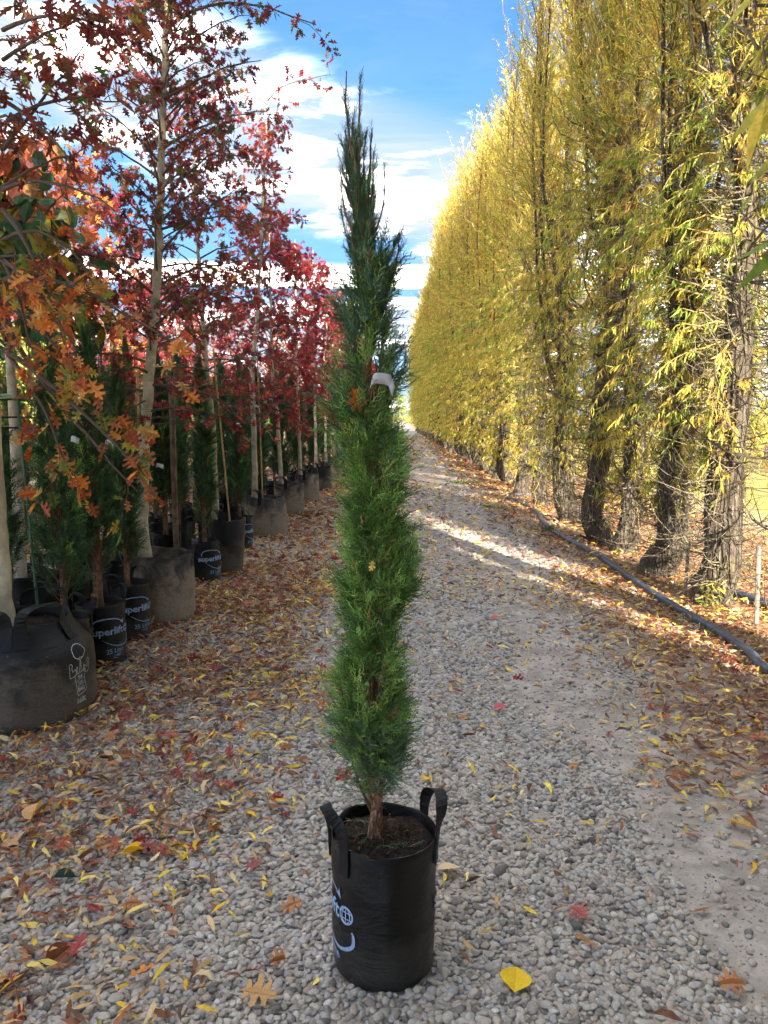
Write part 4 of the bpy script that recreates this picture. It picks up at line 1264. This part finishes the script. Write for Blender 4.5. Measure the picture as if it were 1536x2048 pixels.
for i_, (a_, b_, dy_, ln_, c_, lb_) in enumerate([(703, 800, -0.085, 0.075, lin(196, 104, 48), 'orange brown oak leaf caught in the lone cypress below its tag'), (720, 1040, -0.09, 0.036, lin(186, 120, 66), 'small brown leaf caught in the lone cypress at mid height'), (748, 1132, -0.095, 0.032, lin(224, 190, 96), 'pale yellow leaf caught in the front of the lone cypress')]):
    g = Geo(); g.add(OT[i_][0], OT[i_][1], c_); o = g.build('caught_leaf', M_LITTER)
    P = hp(a_, b_, dy_) + Bv; o.location = tuple(P + [0, 0, ln_ * 0.5]); o.scale = (ln_,) * 3; o.rotation_euler = (1.4, 1.2, 0.5 + i_); tag(o, lb_, 'leaf')

# ------------------------------------------------------------------ cypresses of the row
def std_cyp(seed, H, w, spr, nb, ns, sl):
    rg = np.random.default_rng(seed); ph = rg.uniform(0, 6, 4)
    ax = lambda z: (0.02 * math.sin(2 * z + ph[0]) * z, 0.02 * math.sin(1.7 * z + ph[1]) * z)
    def hull(z):
        q = z / H
        k = w * np.interp(q, [0, 0.08, 0.2, 0.45, 0.65, 0.85, 1.0], [0.5, 0.85, 1.0, 1.0, 0.8, 0.42, 0.05])
        return (k * (1 + 0.18 * math.sin(8 * z + ph[2])), k * (1 + 0.18 * math.sin(9 * z + ph[3])), k)
    return cypress(seed, ax, hull, 0.16, H, nb, ns, spr, sl, H * 0.85, None, 0.02, 0.10, (), (0.12, 0.34), None, None, [lin(58, 86, 54), lin(64, 94, 56), lin(50, 78, 54), lin(74, 104, 60)])
ROW_CYP = [std_cyp(61, 1.92, 0.165, SPR_MID, 170, 12, 0.105), std_cyp(62, 1.98, 0.155, SPR_MID, 170, 12, 0.105), std_cyp(63, 1.82, 0.15, SPR_MID, 160, 12, 0.105)]
FAR_CYP = [std_cyp(64, 2.1, 0.19, SPR_LO, 110, 15, 0.13), std_cyp(65, 2.0, 0.18, SPR_LO, 110, 15, 0.13)]
BAGP = dict(mat=M_BAG, prof=None, wr=1.1, hup=0.09, drop=0.07)
row_c = [  # x, y, variant, logo angle, label of the bag, label of the tree
    (-1.99, 4.42, 0, 315, 'black printed bag half hidden behind the tree emblem bag', 'dark green cypress rising directly behind the tree emblem bag'),
    (-1.92, 4.78, 1, 313, 'black bag printed 25 Litre between two others, second from the emblem bag', 'slim dark cypress second behind the tree emblem bag'),
    (-1.95, 5.36, 2, 316, 'black bag printed 25 Litre pressed against the dusty bag with a fold', 'cypress with bare stem foot beside the dusty folded bag'),
    (-1.88, 7.28, 1, 313, 'small black printed bag tucked between two larger dusty bags', 'cypress standing between the grey stemmed oak and the one tied to a cane'),
    (-1.90, 9.02, 0, 330, 'small black bag showing only an edge behind a tapered dusty bag', 'cypress behind the tapered dusty bag'),
]
for i, (x, y, v_, la, lb, lt) in enumerate(row_c):
    make_bag((x, y, 0), 0.15, 0.40, lb, M_BAG, seed=20 + i, logos=((rad(la), 0.215),), handles=((rad(215 + 20 * i), rad(24)), (rad(35 + 20 * i), rad(24))), hup=0.09, soil=0.05, group='small printed bags of the row', wr=1.1)
    place_tree('cypress_tree', ROW_CYP[v_], CM, (x, y, 0.35), 1.3 * i, lt, 'tree', 'cypresses of the row')
rng = np.random.default_rng(71)
bag_small = make_bag((-2.48, 4.62, 0), 0.15, 0.40, 'plain small black bag standing in the line behind the big bags', M_BAG, seed=40, handles=((0.4, 0.42), (3.5, 0.42)), hup=0.09, group='plain small black bags of the second line')
spots = [(-2.48, 4.62), (-2.5, 5.65), (-2.42, 6.35), (-2.46, 7.0), (-2.4, 7.75), (-2.45, 8.4), (-2.4, 9.6), (-2.05, 10.95), (-2.4, 11.6), (-2.0, 13.1), (-2.3, 14.0), (-1.98, 15.1), (-2.3, 16.6), (-1.95, 17.2), (-2.2, 18.6), (-2.0, 20.2), (-2.1, 22.2), (-2.0, 24.5), (-2.1, 27), (-2.0, 30)] + [(-3.0 + 0.12 * (q % 3), 5.9 + 0.75 * q) for q in range(14)]
for i, (x, y) in enumerate(spots):
    if i: dup(bag_small, (x, y, 0), rng.uniform(0, 6))
    place_tree('cypress_tree', (ROW_CYP + FAR_CYP)[i % 3] if y < 10 else FAR_CYP[i % 2], CM, (x, y, 0.35), rng.uniform(0, 6), 'dark green cypress in the line behind the big bags', 'tree', 'cypresses of the second line', rng.uniform(0.95, 1.12))

# ------------------------------------------------------------------ oaks
PAL_ORANGE = [lin(200, 122, 56), lin(180, 98, 50), lin(208, 146, 80), lin(160, 78, 48), lin(190, 152, 86), lin(148, 96, 60)]
PAL_RUST = [lin(134, 62, 50), lin(150, 78, 52), lin(116, 52, 50), lin(108, 74, 56), lin(166, 96, 66), lin(124, 62, 60)]
PAL_DARK = [lin(138, 52, 62), lin(120, 46, 58), lin(94, 80, 62), lin(146, 64, 62), lin(90, 92, 64), lin(126, 66, 70), lin(104, 66, 66), lin(150, 88, 72)]
PAL_RED = [lin(152, 46, 54), lin(134, 42, 52), lin(162, 60, 58), lin(130, 50, 56), lin(164, 86, 66), lin(106, 88, 62), lin(120, 70, 66)]
PAL_CRIM = [lin(158, 46, 60), lin(140, 42, 56), lin(170, 70, 74), lin(122, 48, 56), lin(108, 70, 62)]
OL_HI = [oak_leaf(c_, f_, True, t_) for c_, f_, t_ in ((0.25, 0.2, 0.2), (-0.2, 0.35, -0.25), (0.5, 0.1, 0.4))]
OL_LO = [oak_leaf(c_, f_, False, t_) for c_, f_, t_ in ((0.25, 0.2, 0.2), (-0.2, 0.35, -0.25))]
def oak(seed, path, r0, r1, zlo, zhi, nb, reach, nleaf, leaf, pal, hi=True, extra=(), palf=None, sub=5, droop=0.25, gap=None):
    rg = np.random.default_rng(seed)
    P = smooth_path(path, 44)
    P[1:-1, :2] += rg.normal(0, 0.004, (42, 2))
    gt = Geo()
    R = np.linspace(r0, r1, 44); R[0] *= 1.35; R[1] *= 1.15
    gt.add(*tubes(P, R, 12))
    A, M_, E = [], [], []
    for i in range(nb):
        z = zlo + (zhi - zlo) * (i + rg.random()) / nb
        a = np.array([np.interp(z, P[:, 2], P[:, 0]), np.interp(z, P[:, 2], P[:, 1]), z])
        az = i * 2.399 + rg.normal(0, 0.4)
        q = (z - zlo) / (zhi - zlo)
        ln = reach * np.interp(q, [0, 0.25, 0.7, 1], [1.0, 1.1, 0.8, 0.3]) * rg.uniform(0.6, 1.2)
        el = np.interp(q, [0, 0.4, 1], [0.05, 0.45, 1.1]) + rg.normal(0, 0.2)
        d = np.array([math.cos(az) * math.cos(el), math.sin(az) * math.cos(el), math.sin(el)])
        e = a + d * ln; m_ = a + d * ln * 0.5 + [0, 0, 0.12 * ln]
        A.append(a); M_.append(m_); E.append(e + [0, 0, -droop * 0.3 * ln])
    for a, m_, e in extra: A.append(a); M_.append(m_); E.append(e)
    A, M_, E = map(np.array, (A, M_, E))
    n_ = len(A)
    Q = bez(A, M_, E, np.linspace(0, 1, 9)) + rg.normal(0, 0.008, (n_, 9, 3)) * np.linspace(0, 1, 9)[None, :, None]
    gb = Geo()
    cb_ = lin(88, 76, 66)
    ln = np.linalg.norm(E - A, axis=1)
    gb.add(*tubes(Q, np.linspace(0.0085, 0.0022, 9)[None] * (0.5 + 0.7 * ln / reach)[:, None], 5), cb_)
    # twigs
    bi = np.repeat(np.arange(n_), sub)
    tt = rg.uniform(0.3, 1.0, len(bi)) * 8; i0 = np.minimum(tt.astype(int), 7); fr = (tt - i0)[:, None]
    a = Q[bi, i0] * (1 - fr) + Q[bi, i0 + 1] * fr
    tg = unit(Q[bi, i0 + 1] - Q[bi, i0])
    d = unit(tg * 0.8 + rg.normal(0, 0.6, (len(bi), 3)))
    tl = (0.14 + 0.30 * rg.random(len(bi))) * np.clip(reach, 0.4, 0.9)
    e = a + d * tl[:, None] + np.array([0, 0, -1.0]) * (tl * droop)[:, None]
    W = bez(a, a + d * tl[:, None] * 0.55, e, np.linspace(0, 1, 5)) + rg.normal(0, 0.006, (len(bi), 5, 3))
    gb.add(*tubes(W, np.linspace(0.0030, 0.0012, 5)[None] * np.ones((len(bi), 1)), 3), cb_ * 1.1)
    # leaves, crowded towards the twig ends
    K = len(bi) * nleaf
    wi = np.repeat(np.arange(len(bi)), nleaf)
    tt = np.clip(rg.beta(1.8, 0.9, K), 0, 1) * 4; i0 = np.minimum(tt.astype(int), 3); fr = (tt - i0)[:, None]
    T = W[wi, i0] * (1 - fr) + W[wi, i0 + 1] * fr
    D = d[wi] * 0.6 + rg.normal(0, 0.6, (K, 3)) + np.array([0, 0, -1.0]) * rg.uniform(0.0, 0.8, (K, 1))
    D = unit(D); T = T + D * leaf * 0.15
    M = frames(D, rg, 1.3) * (leaf * rg.uniform(0.6, 1.2, K))[:, None, None]
    if palf is None: C = pick(rg, pal, K, 0.16)
    else: C = palf(rg, T, K)
    tw = rg.random(len(bi))[wi]
    if gap:
        kk = ~((T[:, 2] > gap[0]) & (T[:, 2] < gap[1]) & (rg.random(K) < gap[2]))
        M, T, C, tw = M[kk], T[kk], C[kk], tw[kk]; K = len(T)
    C = C * (0.78 + 0.44 * tw)[:, None]
    gl = Geo()
    for q, t_ in enumerate(OL_HI if hi else OL_LO):
        n2 = len(OL_HI if hi else OL_LO)
        s_ = np.arange(K) % n2 == q
        stamp(gl, t_[0], t_[1], M[s_], T[s_], C[s_])
    return gt.mesh('trunk', True), gb.mesh('branches', True), gl.mesh('foliage')
OM = (M_OAKBARK, M_TWIG, M_OAKLEAF)
def px_path(pts, Y, base):
    return [plane_at(a, b, Y) - np.array(base) for a, b in pts]

# emblem bag and its orange oak
A0 = np.array([-2.02, 3.93, 0.0])
make_bag(A0, 0.365, 0.53, 'wide weathered black bag with a white tree emblem and 160L print', M_BAGOLD, [(0, 0.93), (0.03, 0.99), (0.2, 1.0), (0.55, 1.0), (0.68, 0.985), (0.8, 0.86), (0.9, 0.76), (1, 0.70)], seed=5,
         emblem=(rad(348), 0.30, 0.66), handles=((rad(255), rad(30)), (rad(325), rad(26)), (rad(80), rad(28))), hup=0.10, drop=0.10, strap=0.055, soil=0.07, wr=1.3)
def base_at(b, soil): return np.array([b[0], b[1], soil])
ba = np.array([-2.105, 3.95, 0.46])
pathA = [np.array([0, 0, 0])] + [np.array([0.004 * i, 0.0, z]) for i, z in enumerate((0.5, 1.0, 1.6, 2.3, 3.0, 3.8, 4.6))]
def wpt(px, py, Y): return plane_at(px, py, Y)
exA = []
for (a, m_, e, Y) in [((8, 560), (130, 530), (350, 690), 3.75), ((8, 600), (140, 700), (205, 800), 3.8), ((8, 700), (110, 760), (280, 940), 3.7), ((10, 640), (60, 760), (270, 975), 3.85), ((10, 700), (90, 800), (150, 960), 3.8),
                      ((5, 380), (90, 330), (230, 420), 3.7), ((5, 480), (100, 420), (190, 560), 3.8), ((5, 250), (90, 180), (250, 200), 3.8), ((5, 120), (80, 60), (220, 20), 3.85), ((5, 300), (80, 200), (170, 90), 3.9),
                      ((5, 420), (60, 480), (120, 640), 3.6), ((5, 520), (50, 600), (60, 720), 3.7), ((5, 200), (80, 240), (150, 330), 3.6), ((5, 60), (110, 0), (210, 60), 3.7), ((5, 520), (70, 560), (150, 690), 3.55)]:
    exA.append((wpt(*a, 3.95) - ba, wpt(*m_, Y) - ba, wpt(*e, Y) - ba))
def palA(rg, T, K):
    f = sstep(1.7, 2.3, T[:, 2] + rg.normal(0, 0.15, K))[:, None]
    g_ = (rg.random(K) < np.where(T[:, 2] < 1.35, 0.35, 0.06))[:, None]
    C = np.where(rg.random((K, 1)) < f, pick(rg, PAL_RUST, K), pick(rg, PAL_ORANGE, K))
    return np.where(g_, pick(rg, [lin(120, 132, 60), lin(96, 118, 58), lin(160, 148, 66)], K), C)
oakA = oak(81, pathA, 0.047, 0.02, 1.45, 4.2, 32, 0.54, 5, 0.100, None, True, exA, palA, 6, 0.25, (1.80, 2.42, 0.72))
place_tree('oak_tree', oakA, OM, tuple(ba), 0, 'orange leaved oak growing in the tree emblem bag', 'tree')

# the dusty bag with a fold, and the tall dark red oak in it
D0 = np.array([-1.86, 5.86, 0.0])
make_bag(D0, 0.247, 0.53, 'dusty brown black bag with a deep fold under its rim', M_BAGTAN, [(0, 0.95), (0.03, 0.99), (0.1, 1.0), (0.6, 1.0), (0.78, 1.01), (0.84, 0.975), (0.9, 1.0), (1, 1.0)], seed=6,
         handles=((rad(20), rad(22)), (rad(200), rad(22))), hup=0.09, drop=0.10, strap=0.05, soil=0.11, wr=1.6)
bd = np.array([-1.98, 5.80, 0.42])
pathD = [np.array([0, 0, 0])] + [plane_at(a, b, 5.8) - bd for a, b in ((285, 960), (299, 750), (314, 560), (322, 330), (330, 100), (336, -120))]
pathD[0] = plane_at(288, 1120, 5.8) - bd; pathD[0][2] = 0.0
def palD(rg, T, K):
    C = pick(rg, PAL_DARK, K)
    low = (T[:, 2] < 1.75)[:, None]
    C = np.where(low & (rg.random((K, 1)) < 0.6), pick(rg, PAL_RED, K), C)
    return np.where((rg.random(K) < 0.14)[:, None], pick(rg, [lin(86, 100, 62), lin(104, 112, 60), lin(190, 120, 70)], K), C)
exD = []
for (a, m_, e, Y) in [((330, 60), (430, -40), (630, 50), 5.6), ((325, 200), (420, 140), (520, 120), 5.7), ((322, 300), (420, 230), (510, 230), 5.6), ((325, 120), (400, 60), (480, 30), 5.7), ((318, 460), (430, 420), (500, 440), 5.6)]:
    exD.append((plane_at(*a, 5.8) - bd, plane_at(*m_, Y) - bd, plane_at(*e, Y) - bd))
oakD = oak(82, pathD, 0.050, 0.017, 1.15, 4.4, 74, 0.66, 12, 0.072, None, False, exD, palD, 6)
place_tree('oak_tree', oakD, OM, tuple(bd), 0, 'tall dark red oak with smooth pale trunk in the dusty folded bag', 'tree')

def row_oak(c, r, H, lab_bag, lab_tree, mat, trunk_px, Yt, seed, pal, zlo, zhi, nb, reach, nleaf, leaf, hi, taper=None, r0=0.036, soil=0.08, handles=((rad(60), rad(24)), (rad(240), rad(24))), wr=1.6, extra=(), strap=0.05, hup=0.11):
    make_bag((c[0], c[1], 0), r, H, lab_bag, mat, taper or [(0, 0.94), (0.03, 0.99), (0.1, 1.0), (0.7, 1.0), (1, 0.98)], seed=seed, handles=handles, hup=hup, drop=0.09, strap=strap, soil=soil, wr=wr)
    b = np.array([*plane_at(*trunk_px[0], Yt)[:2], H - soil + 0.005])
    p = [plane_at(a, q, Yt) - b for a, q in trunk_px]; p[0][2] = 0
    me = oak(seed, p, r0, 0.008, zlo, zhi, nb, reach, nleaf, leaf, pal, hi, [tuple(plane_at(*q_, Yt + dy_) - b for q_, dy_ in zip(e_, (0, -0.1, -0.15))) for e_ in extra])
    place_tree('oak_tree', me, OM, tuple(b), 0, lab_tree, 'tree')
row_oak((-1.75, 7.66), 0.185, 0.56, 'tapered dusty black bag with a raised loop handle', 'oak with leaning grey stem tied to a cane', M_BAGOLD, [(433, 1045), (425, 850), (414, 745), (400, 560), (392, 420), (385, 250)], 7.66, 83, PAL_RED + PAL_DARK, 1.2, 4.0, 34, 0.6, 8, 0.09, False,
        [(0, 0.80), (0.03, 0.84), (0.12, 0.86), (0.6, 0.97), (1, 1.03)], 0.034, 0.06)
row_oak((-1.78, 10.06), 0.285, 0.53, 'broad slumped grey bag, widest of the row', 'oak with a long bare topped stem bending out at the tip', M_BAGTAN, [(511, 985), (508, 860), (505, 740), (517, 600), (526, 400), (535, 200)], 10.06, 84, PAL_RED, 1.05, 4.6, 44, 0.72, 8, 0.095, False,
        [(0, 0.97), (0.04, 1.02), (0.25, 1.03), (0.6, 1.0), (0.85, 0.93), (1, 0.86)], 0.04, 0.08, extra=[((535, 202), (560, 160), (660, 150)), ((533, 240), (545, 210), (590, 240)), ((535, 210), (500, 180), (470, 180))])
row_oak((-1.77, 12.22), 0.235, 0.53, 'upright sun bleached grey bag with slack sides', 'crimson oak in the sun bleached grey bag', M_BAGTAN, [(563, 965), (556, 850), (545, 740), (540, 560), (538, 420)], 12.22, 85, PAL_RED + PAL_CRIM, 1.1, 4.0, 44, 0.85, 8, 0.115, False, None, 0.036)
row_oak((-1.71, 14.1), 0.22, 0.52, 'square looking tan bag with horizontal creases', 'crimson oak in the creased tan bag', M_BAGTAN, [(601, 945), (598, 850), (595, 760), (592, 600), (590, 480)], 14.1, 86, PAL_CRIM, 1.0, 3.9, 44, 0.9, 8, 0.125, False, None, 0.036, wr=2.0)
row_oak((-1.68, 16.1), 0.24, 0.52, 'brownish bag beyond the creased tan one', 'crimson oak beyond the creased tan bag', M_BAGOLD, [(632, 930), (630, 800), (628, 650), (626, 500)], 16.1, 87, PAL_CRIM + PAL_RED, 1.0, 4.0, 44, 0.95, 8, 0.13, False, None, 0.036)
# the rest of the row towards the end of the drive, built once and copied
far_bag = make_bag((-1.72, 18.2, 0), 0.24, 0.52, 'brown grey bag far along the row of oaks', M_BAGTAN, seed=50, handles=((0.5, 0.4), (3.6, 0.4)), wr=1.8, group='far bags of the oak row', soil=0.08)
def std_path(seed, H=4.4):
    rg = np.random.default_rng(seed); return [np.array([rg.normal(0, 0.03) * (i > 0), rg.normal(0, 0.03) * (i > 0), z]) for i, z in enumerate(np.linspace(0, H, 6))]
far_oaks = [oak(90 + i, std_path(i, 4.2), 0.036, 0.008, 1.0, 4.0, 40, 0.9, 7, 0.135, pl, False) for i, pl in enumerate((PAL_CRIM, PAL_RED, PAL_ORANGE + PAL_RUST))]
Y = 18.2; i = 0
while Y < 62:
    if i: dup(far_bag, (-1.72 + rng.normal(0, 0.06), Y, 0), rng.uniform(0, 6))
    place_tree('oak_tree', far_oaks[i % 2], OM, (-1.75, Y, 0.44), rng.uniform(0, 6), 'crimson oak far along the row beside the drive', 'tree', 'far oaks of the row', rng.uniform(0.9, 1.05))
    Y += 2.1; i += 1

# broad leaved tree behind the orange oak
def broad_tree(seed, H, zlo, reach, nb, leaf, palf, sub=5, nleaf=6):
    rg = np.random.default_rng(seed)
    P = smooth_path([[0, 0, 0], [0.02, 0, 0.8], [0, 0.03, 1.6], [-0.03, 0, H * 0.8], [0, 0, H]], 30)
    gt = Geo(); gt.add(*tubes(P, np.linspace(0.045, 0.01, 30), 10))
    A, M_, E = [], [], []
    for i in range(nb):
        z = zlo + (H - zlo) * (i + rg.random()) / nb * 0.95; az = i * 2.399; el = rg.uniform(0.1, 0.9)
        a = np.array([0, 0, z]); d = np.array([math.cos(az) * math.cos(el), math.sin(az) * math.cos(el), math.sin(el)]); ln = reach * rg.uniform(0.6, 1.1) * (1.1 - 0.6 * (z - zlo) / (H - zlo))
        A.append(a); M_.append(a + d * ln * 0.5); E.append(a + d * ln + [0, 0, -0.15 * ln])
    Q = bez(np.array(A), np.array(M_), np.array(E), np.linspace(0, 1, 8))
    gb = Geo(); gb.add(*tubes(Q, np.linspace(0.012, 0.003, 8)[None] * np.ones((nb, 1)), 5), lin(74, 66, 60))
    K = nb * sub * nleaf
    bi = np.repeat(np.arange(nb), sub * nleaf); tt = rg.uniform(0.25, 1, K) * 7; i0 = np.minimum(tt.astype(int), 6); fr = (tt - i0)[:, None]
    T = Q[bi, i0] * (1 - fr) + Q[bi, i0 + 1] * fr + rg.normal(0, 0.07, (K, 3))
    D = rg.normal(0, 0.5, (K, 3)) + np.array([0, 0, -1.0]) * rg.uniform(0.3, 1.3, (K, 1))
    M = frames(D, rg, PI) * (leaf * rg.uniform(0.7, 1.2, K))[:, None, None]
    gl = Geo(); C = palf(rg, T, K)
    for q, t_ in enumerate((broad_leaf(0.3, 0.25), broad_leaf(-0.2, 0.35))):
        s_ = np.arange(K) % 2 == q; stamp(gl, t_[0], t_[1], M[s_], T[s_], C[s_])
    return gt.mesh('trunk', True), gb.mesh('branches', True), gl.mesh('foliage')
def palB(rg, T, K):
    top_ = sstep(2.35, 2.75, T[:, 2] + rg.normal(0, 0.1, K))[:, None]
    C = np.where(rg.random((K, 1)) < 0.42, pick(rg, [lin(150, 140, 52), lin(176, 150, 56), lin(120, 128, 58)], K), pick(rg, [lin(58, 92, 66), lin(48, 80, 58), lin(70, 104, 72)], K))
    return np.where(rg.random((K, 1)) < top_ * 0.85, pick(rg, [lin(206, 124, 100), lin(196, 110, 84), lin(190, 140, 90)], K), C)
bt = broad_tree(95, 2.85, 1.55, 0.95, 30, 0.165, palB, 5, 6)
make_bag((-2.64, 5.2, 0), 0.22, 0.5, 'plain black bag of the broad leaved tree in the second line', M_BAG, seed=61, handles=((1.0, 0.4), (4.1, 0.4)), wr=1.3)
place_tree('broadleaf_tree', bt, (M_OAKBARK, M_TWIG, M_BROADLEAF), (-2.64, 5.2, 0.44), 0, 'broad leaved tree with drooping green, yellow and salmon leaves', 'tree')

# ------------------------------------------------------------------ more nursery rows out to the side
def palG(rg, T, K): return pick(rg, [lin(120, 140, 60), lin(150, 160, 76), lin(96, 120, 60), lin(176, 170, 84)], K)
shrub = broad_tree(96, 2.0, 0.35, 0.75, 34, 0.10, palG, 6, 6)
ri = 0
for X0, y0, y1, st in ((-4.6, 4.5, 44, 1.3), (-7.2, 5.0, 50, 1.6), (-11.0, 6.0, 60, 2.3), (-15.0, 8, 70, 3.0)):
    Y = y0
    while Y < y1:
        x = X0 + rng.normal(0, 0.15)
        dup(far_bag, (x, Y, 0), rng.uniform(0, 6), 1.0, 'brown grey bag in the nursery rows away from the drive', 'bags of the outer nursery rows')
        c = rng.random()
        if c < 0.40: place_tree('oak_tree', far_oaks[ri % 3], OM, (x, Y, 0.44), rng.uniform(0, 6), 'red or orange tree in the nursery rows away from the drive', 'tree', 'autumn trees of the outer nursery rows', rng.uniform(0.85, 1.15))
        elif c < 0.72: place_tree('shrub', shrub, (M_OAKBARK, M_TWIG, M_BROADLEAF), (x, Y, 0.44), rng.uniform(0, 6), 'light green leafy shrub in the nursery rows away from the drive', 'shrub', 'shrubs of the outer nursery rows', rng.uniform(0.8, 1.15))
        else: place_tree('cypress_tree', FAR_CYP[ri % 2], CM, (x, Y, 0.44), rng.uniform(0, 6), 'dark cypress in the nursery rows away from the drive', 'tree', 'cypresses of the outer nursery rows', rng.uniform(0.9, 1.1))
        Y += st * rng.uniform(0.85, 1.15); ri += 1

# trees closing the far end of the drive
for i in range(9):
    x = -6 + i * 1.5
    place_tree('shrub', shrub, (M_OAKBARK, M_TWIG, M_BROADLEAF), (x, 92 + rng.normal(0, 2), 0), rng.uniform(0, 6), 'rounded tree closing the far end of the drive', 'tree', 'trees at the end of the drive', rng.uniform(1.2, 2.2))

# ------------------------------------------------------------------ support wires, canes, tags
t = thing('support_fence', 'low post and wire support running behind the row of bags', 'fence', (-2.25, 4.2, 0))
for i in range(8):
    y = i * 3.4
    g = Geo()
    P = np.array([[0, y, 0], [0, y, 0.9], [0.005, y, 1.85]])
    V, F = tubes(P, np.full(3, 0.03), 8); g.add(V, F); g.add(V[-8:], [np.arange(8)[None]])
    g.build('post', M_POST, t)
for z in (1.58, 1.68, 1.52):
    g = Geo(); y = np.linspace(-4, 23.8, 40)
    g.add(*tubes(np.stack([0 * y + 0.035, y, z - 0.02 * np.abs(np.sin(y * PI / 3.4))], -1), np.full(40, 0.0055), 5))
    g.build('wire', M_WIRE, t)
P = plane_at(448, 860, 7.55); P2 = plane_at(415, 700, 7.55)
stake('bamboo_cane', (P[0] + 0.03, 7.58, 0.5), (P2[0] + 0.05, 7.58, P2[2]), 0.009, M_CANE, 'thin bamboo cane tied to the leaning oak stem', 'cane')
stake('green_stake', (-2.10, 4.33, 0.34), (-2.14, 4.30, 1.7), 0.008, M_GREENSTAKE, 'thin green stake in the bag directly behind the emblem bag', 'stake')
stake('bamboo_cane', (-2.03, 5.92, 0.42), (-2.0, 5.9, 1.9), 0.010, M_CANE, 'pale cane standing close to the tall dark red oak trunk', 'cane')
stake('bamboo_cane', (-1.80, 10.0, 0.45), (-1.83, 10.0, 2.3), 0.010, M_CANE, 'pale cane tied to the bare topped oak', 'cane')
for i, (a, b, Y, w, lb) in enumerate([(219, 887, 4.62, 0.05, 'small white tag hanging on the slim cypress second from the emblem bag'), (320, 932, 6.3, 0.06, 'white tag showing beside the tall dark red oak trunk'), (478, 850, 8.6, 0.06, 'white tag hanging from the cypress behind the tapered bag'), (515, 813, 9.7, 0.06, 'white tag on the bare topped oak stem'), (542, 799, 11.8, 0.06, 'white tag on the oak in the sun bleached bag'), (60, 870, 5.4, 0.05, 'white tag on a cypress behind the orange oak trunk'), (150, 880, 4.3, 0.045, 'greyish tag on the cypress directly behind the emblem bag')]):
    P = plane_at(a, b, Y)
    bent_tag('plant_tag', [P + [-w / 2, 0, 0.005], P + [-w / 6, -0.01, 0.008], P + [w / 4, -0.012, 0.0], P + [w / 2, 0.0, -0.008]], np.array([0.004, 0.006, 0.032]), lb)
# green ties round stems
def tie(c, r, label):
    a = np.linspace(0, 2 * PI, 20)
    g = Geo()
    for dz_ in (0, 0.014):
        g.add(*tubes(np.stack([c[0] + r * np.cos(a), c[1] + r * np.sin(a), c[2] + dz_ + 0.004 * np.sin(a)], -1), np.full(20, 0.004), 5))
    tag(g.build('plant_tie', M_TIE, None, True), label, 'tie')
P = plane_at(292, 820, 5.8); tie(P, 0.046, 'pale green tie wound round the tall dark red oak trunk')
P = plane_at(8, 795, 3.95); tie(P, 0.047, 'pale green tie wound round the orange oak trunk')
P = plane_at(420, 822, 7.66); tie(P, 0.036, 'pale green tie on the leaning oak stem')
# a tuft of conifer caught on the pipe, and cut sprigs on the verge
def tuft(px, py, n, s, label, z=0.03, flat=False):
    g = Geo(); rg = np.random.default_rng(int(px))
    P = ground_at(px, py)
    for i in range(n):
        tV, tF, tip = SPR_LO[i % 2]
        a = rg.uniform(0, 2 * PI)
        d = np.array([[math.cos(a), math.sin(a), rg.uniform(0.0, 0.15) if flat else rg.uniform(0.1, 1.2)]])
        stamp(g, tV, [tF], frames(d, rg) * s * rg.uniform(0.7, 1.2), np.array([[rg.normal(0, s * 0.3), rg.normal(0, s * 0.3), z]]), pick(rg, GD, 1))
    o = g.build('conifer_sprig', M_NEEDLE); o.location = (P[0], P[1], 0); tag(o, label, 'sprigs')
tuft(1098, 1068, 26, 0.10, 'dark green conifer tuft caught against the irrigation pipe', 0.05)
tuft(985, 1018, 12, 0.22, 'flat green conifer cutting lying on the leafy verge', 0.03, True)
tuft(930, 968, 12, 0.3, 'green conifer cutting lying farther along the verge', 0.03, True)
# leafy suckers at the foot of the nearest willow
g = Geo(); rg = np.random.default_rng(9)
P = ground_at(1425, 1222)
k = 46
T = np.stack([rg.normal(0, 0.05, k), rg.normal(0, 0.04, k), rg.uniform(0.02, 0.26, k)], -1)
D = rg.normal(0, 0.5, (k, 3)) + np.array([0, 0, -0.3])
stamp(g, *willow_leaf(0.08, 0.05, 0.07, 4), frames(D, rg) * 0.10, T, pick(rg, WG + WY, k))
sc_ = np.stack([np.linspace([0, 0.1, 0], [0.02, 0, 0.25], 5), np.linspace([0.02, 0.1, 0], [-0.05, 0, 0.22], 5)])
g.add(*tubes(sc_, np.full((2, 5), 0.004), 4), lin(150, 140, 90))
o = g.build('willow_sucker', M_WILLOWLEAF); o.location = (P[0], P[1], 0); tag(o, 'small leafy sucker sprouting at the foot of the lichen footed willow', 'sucker')
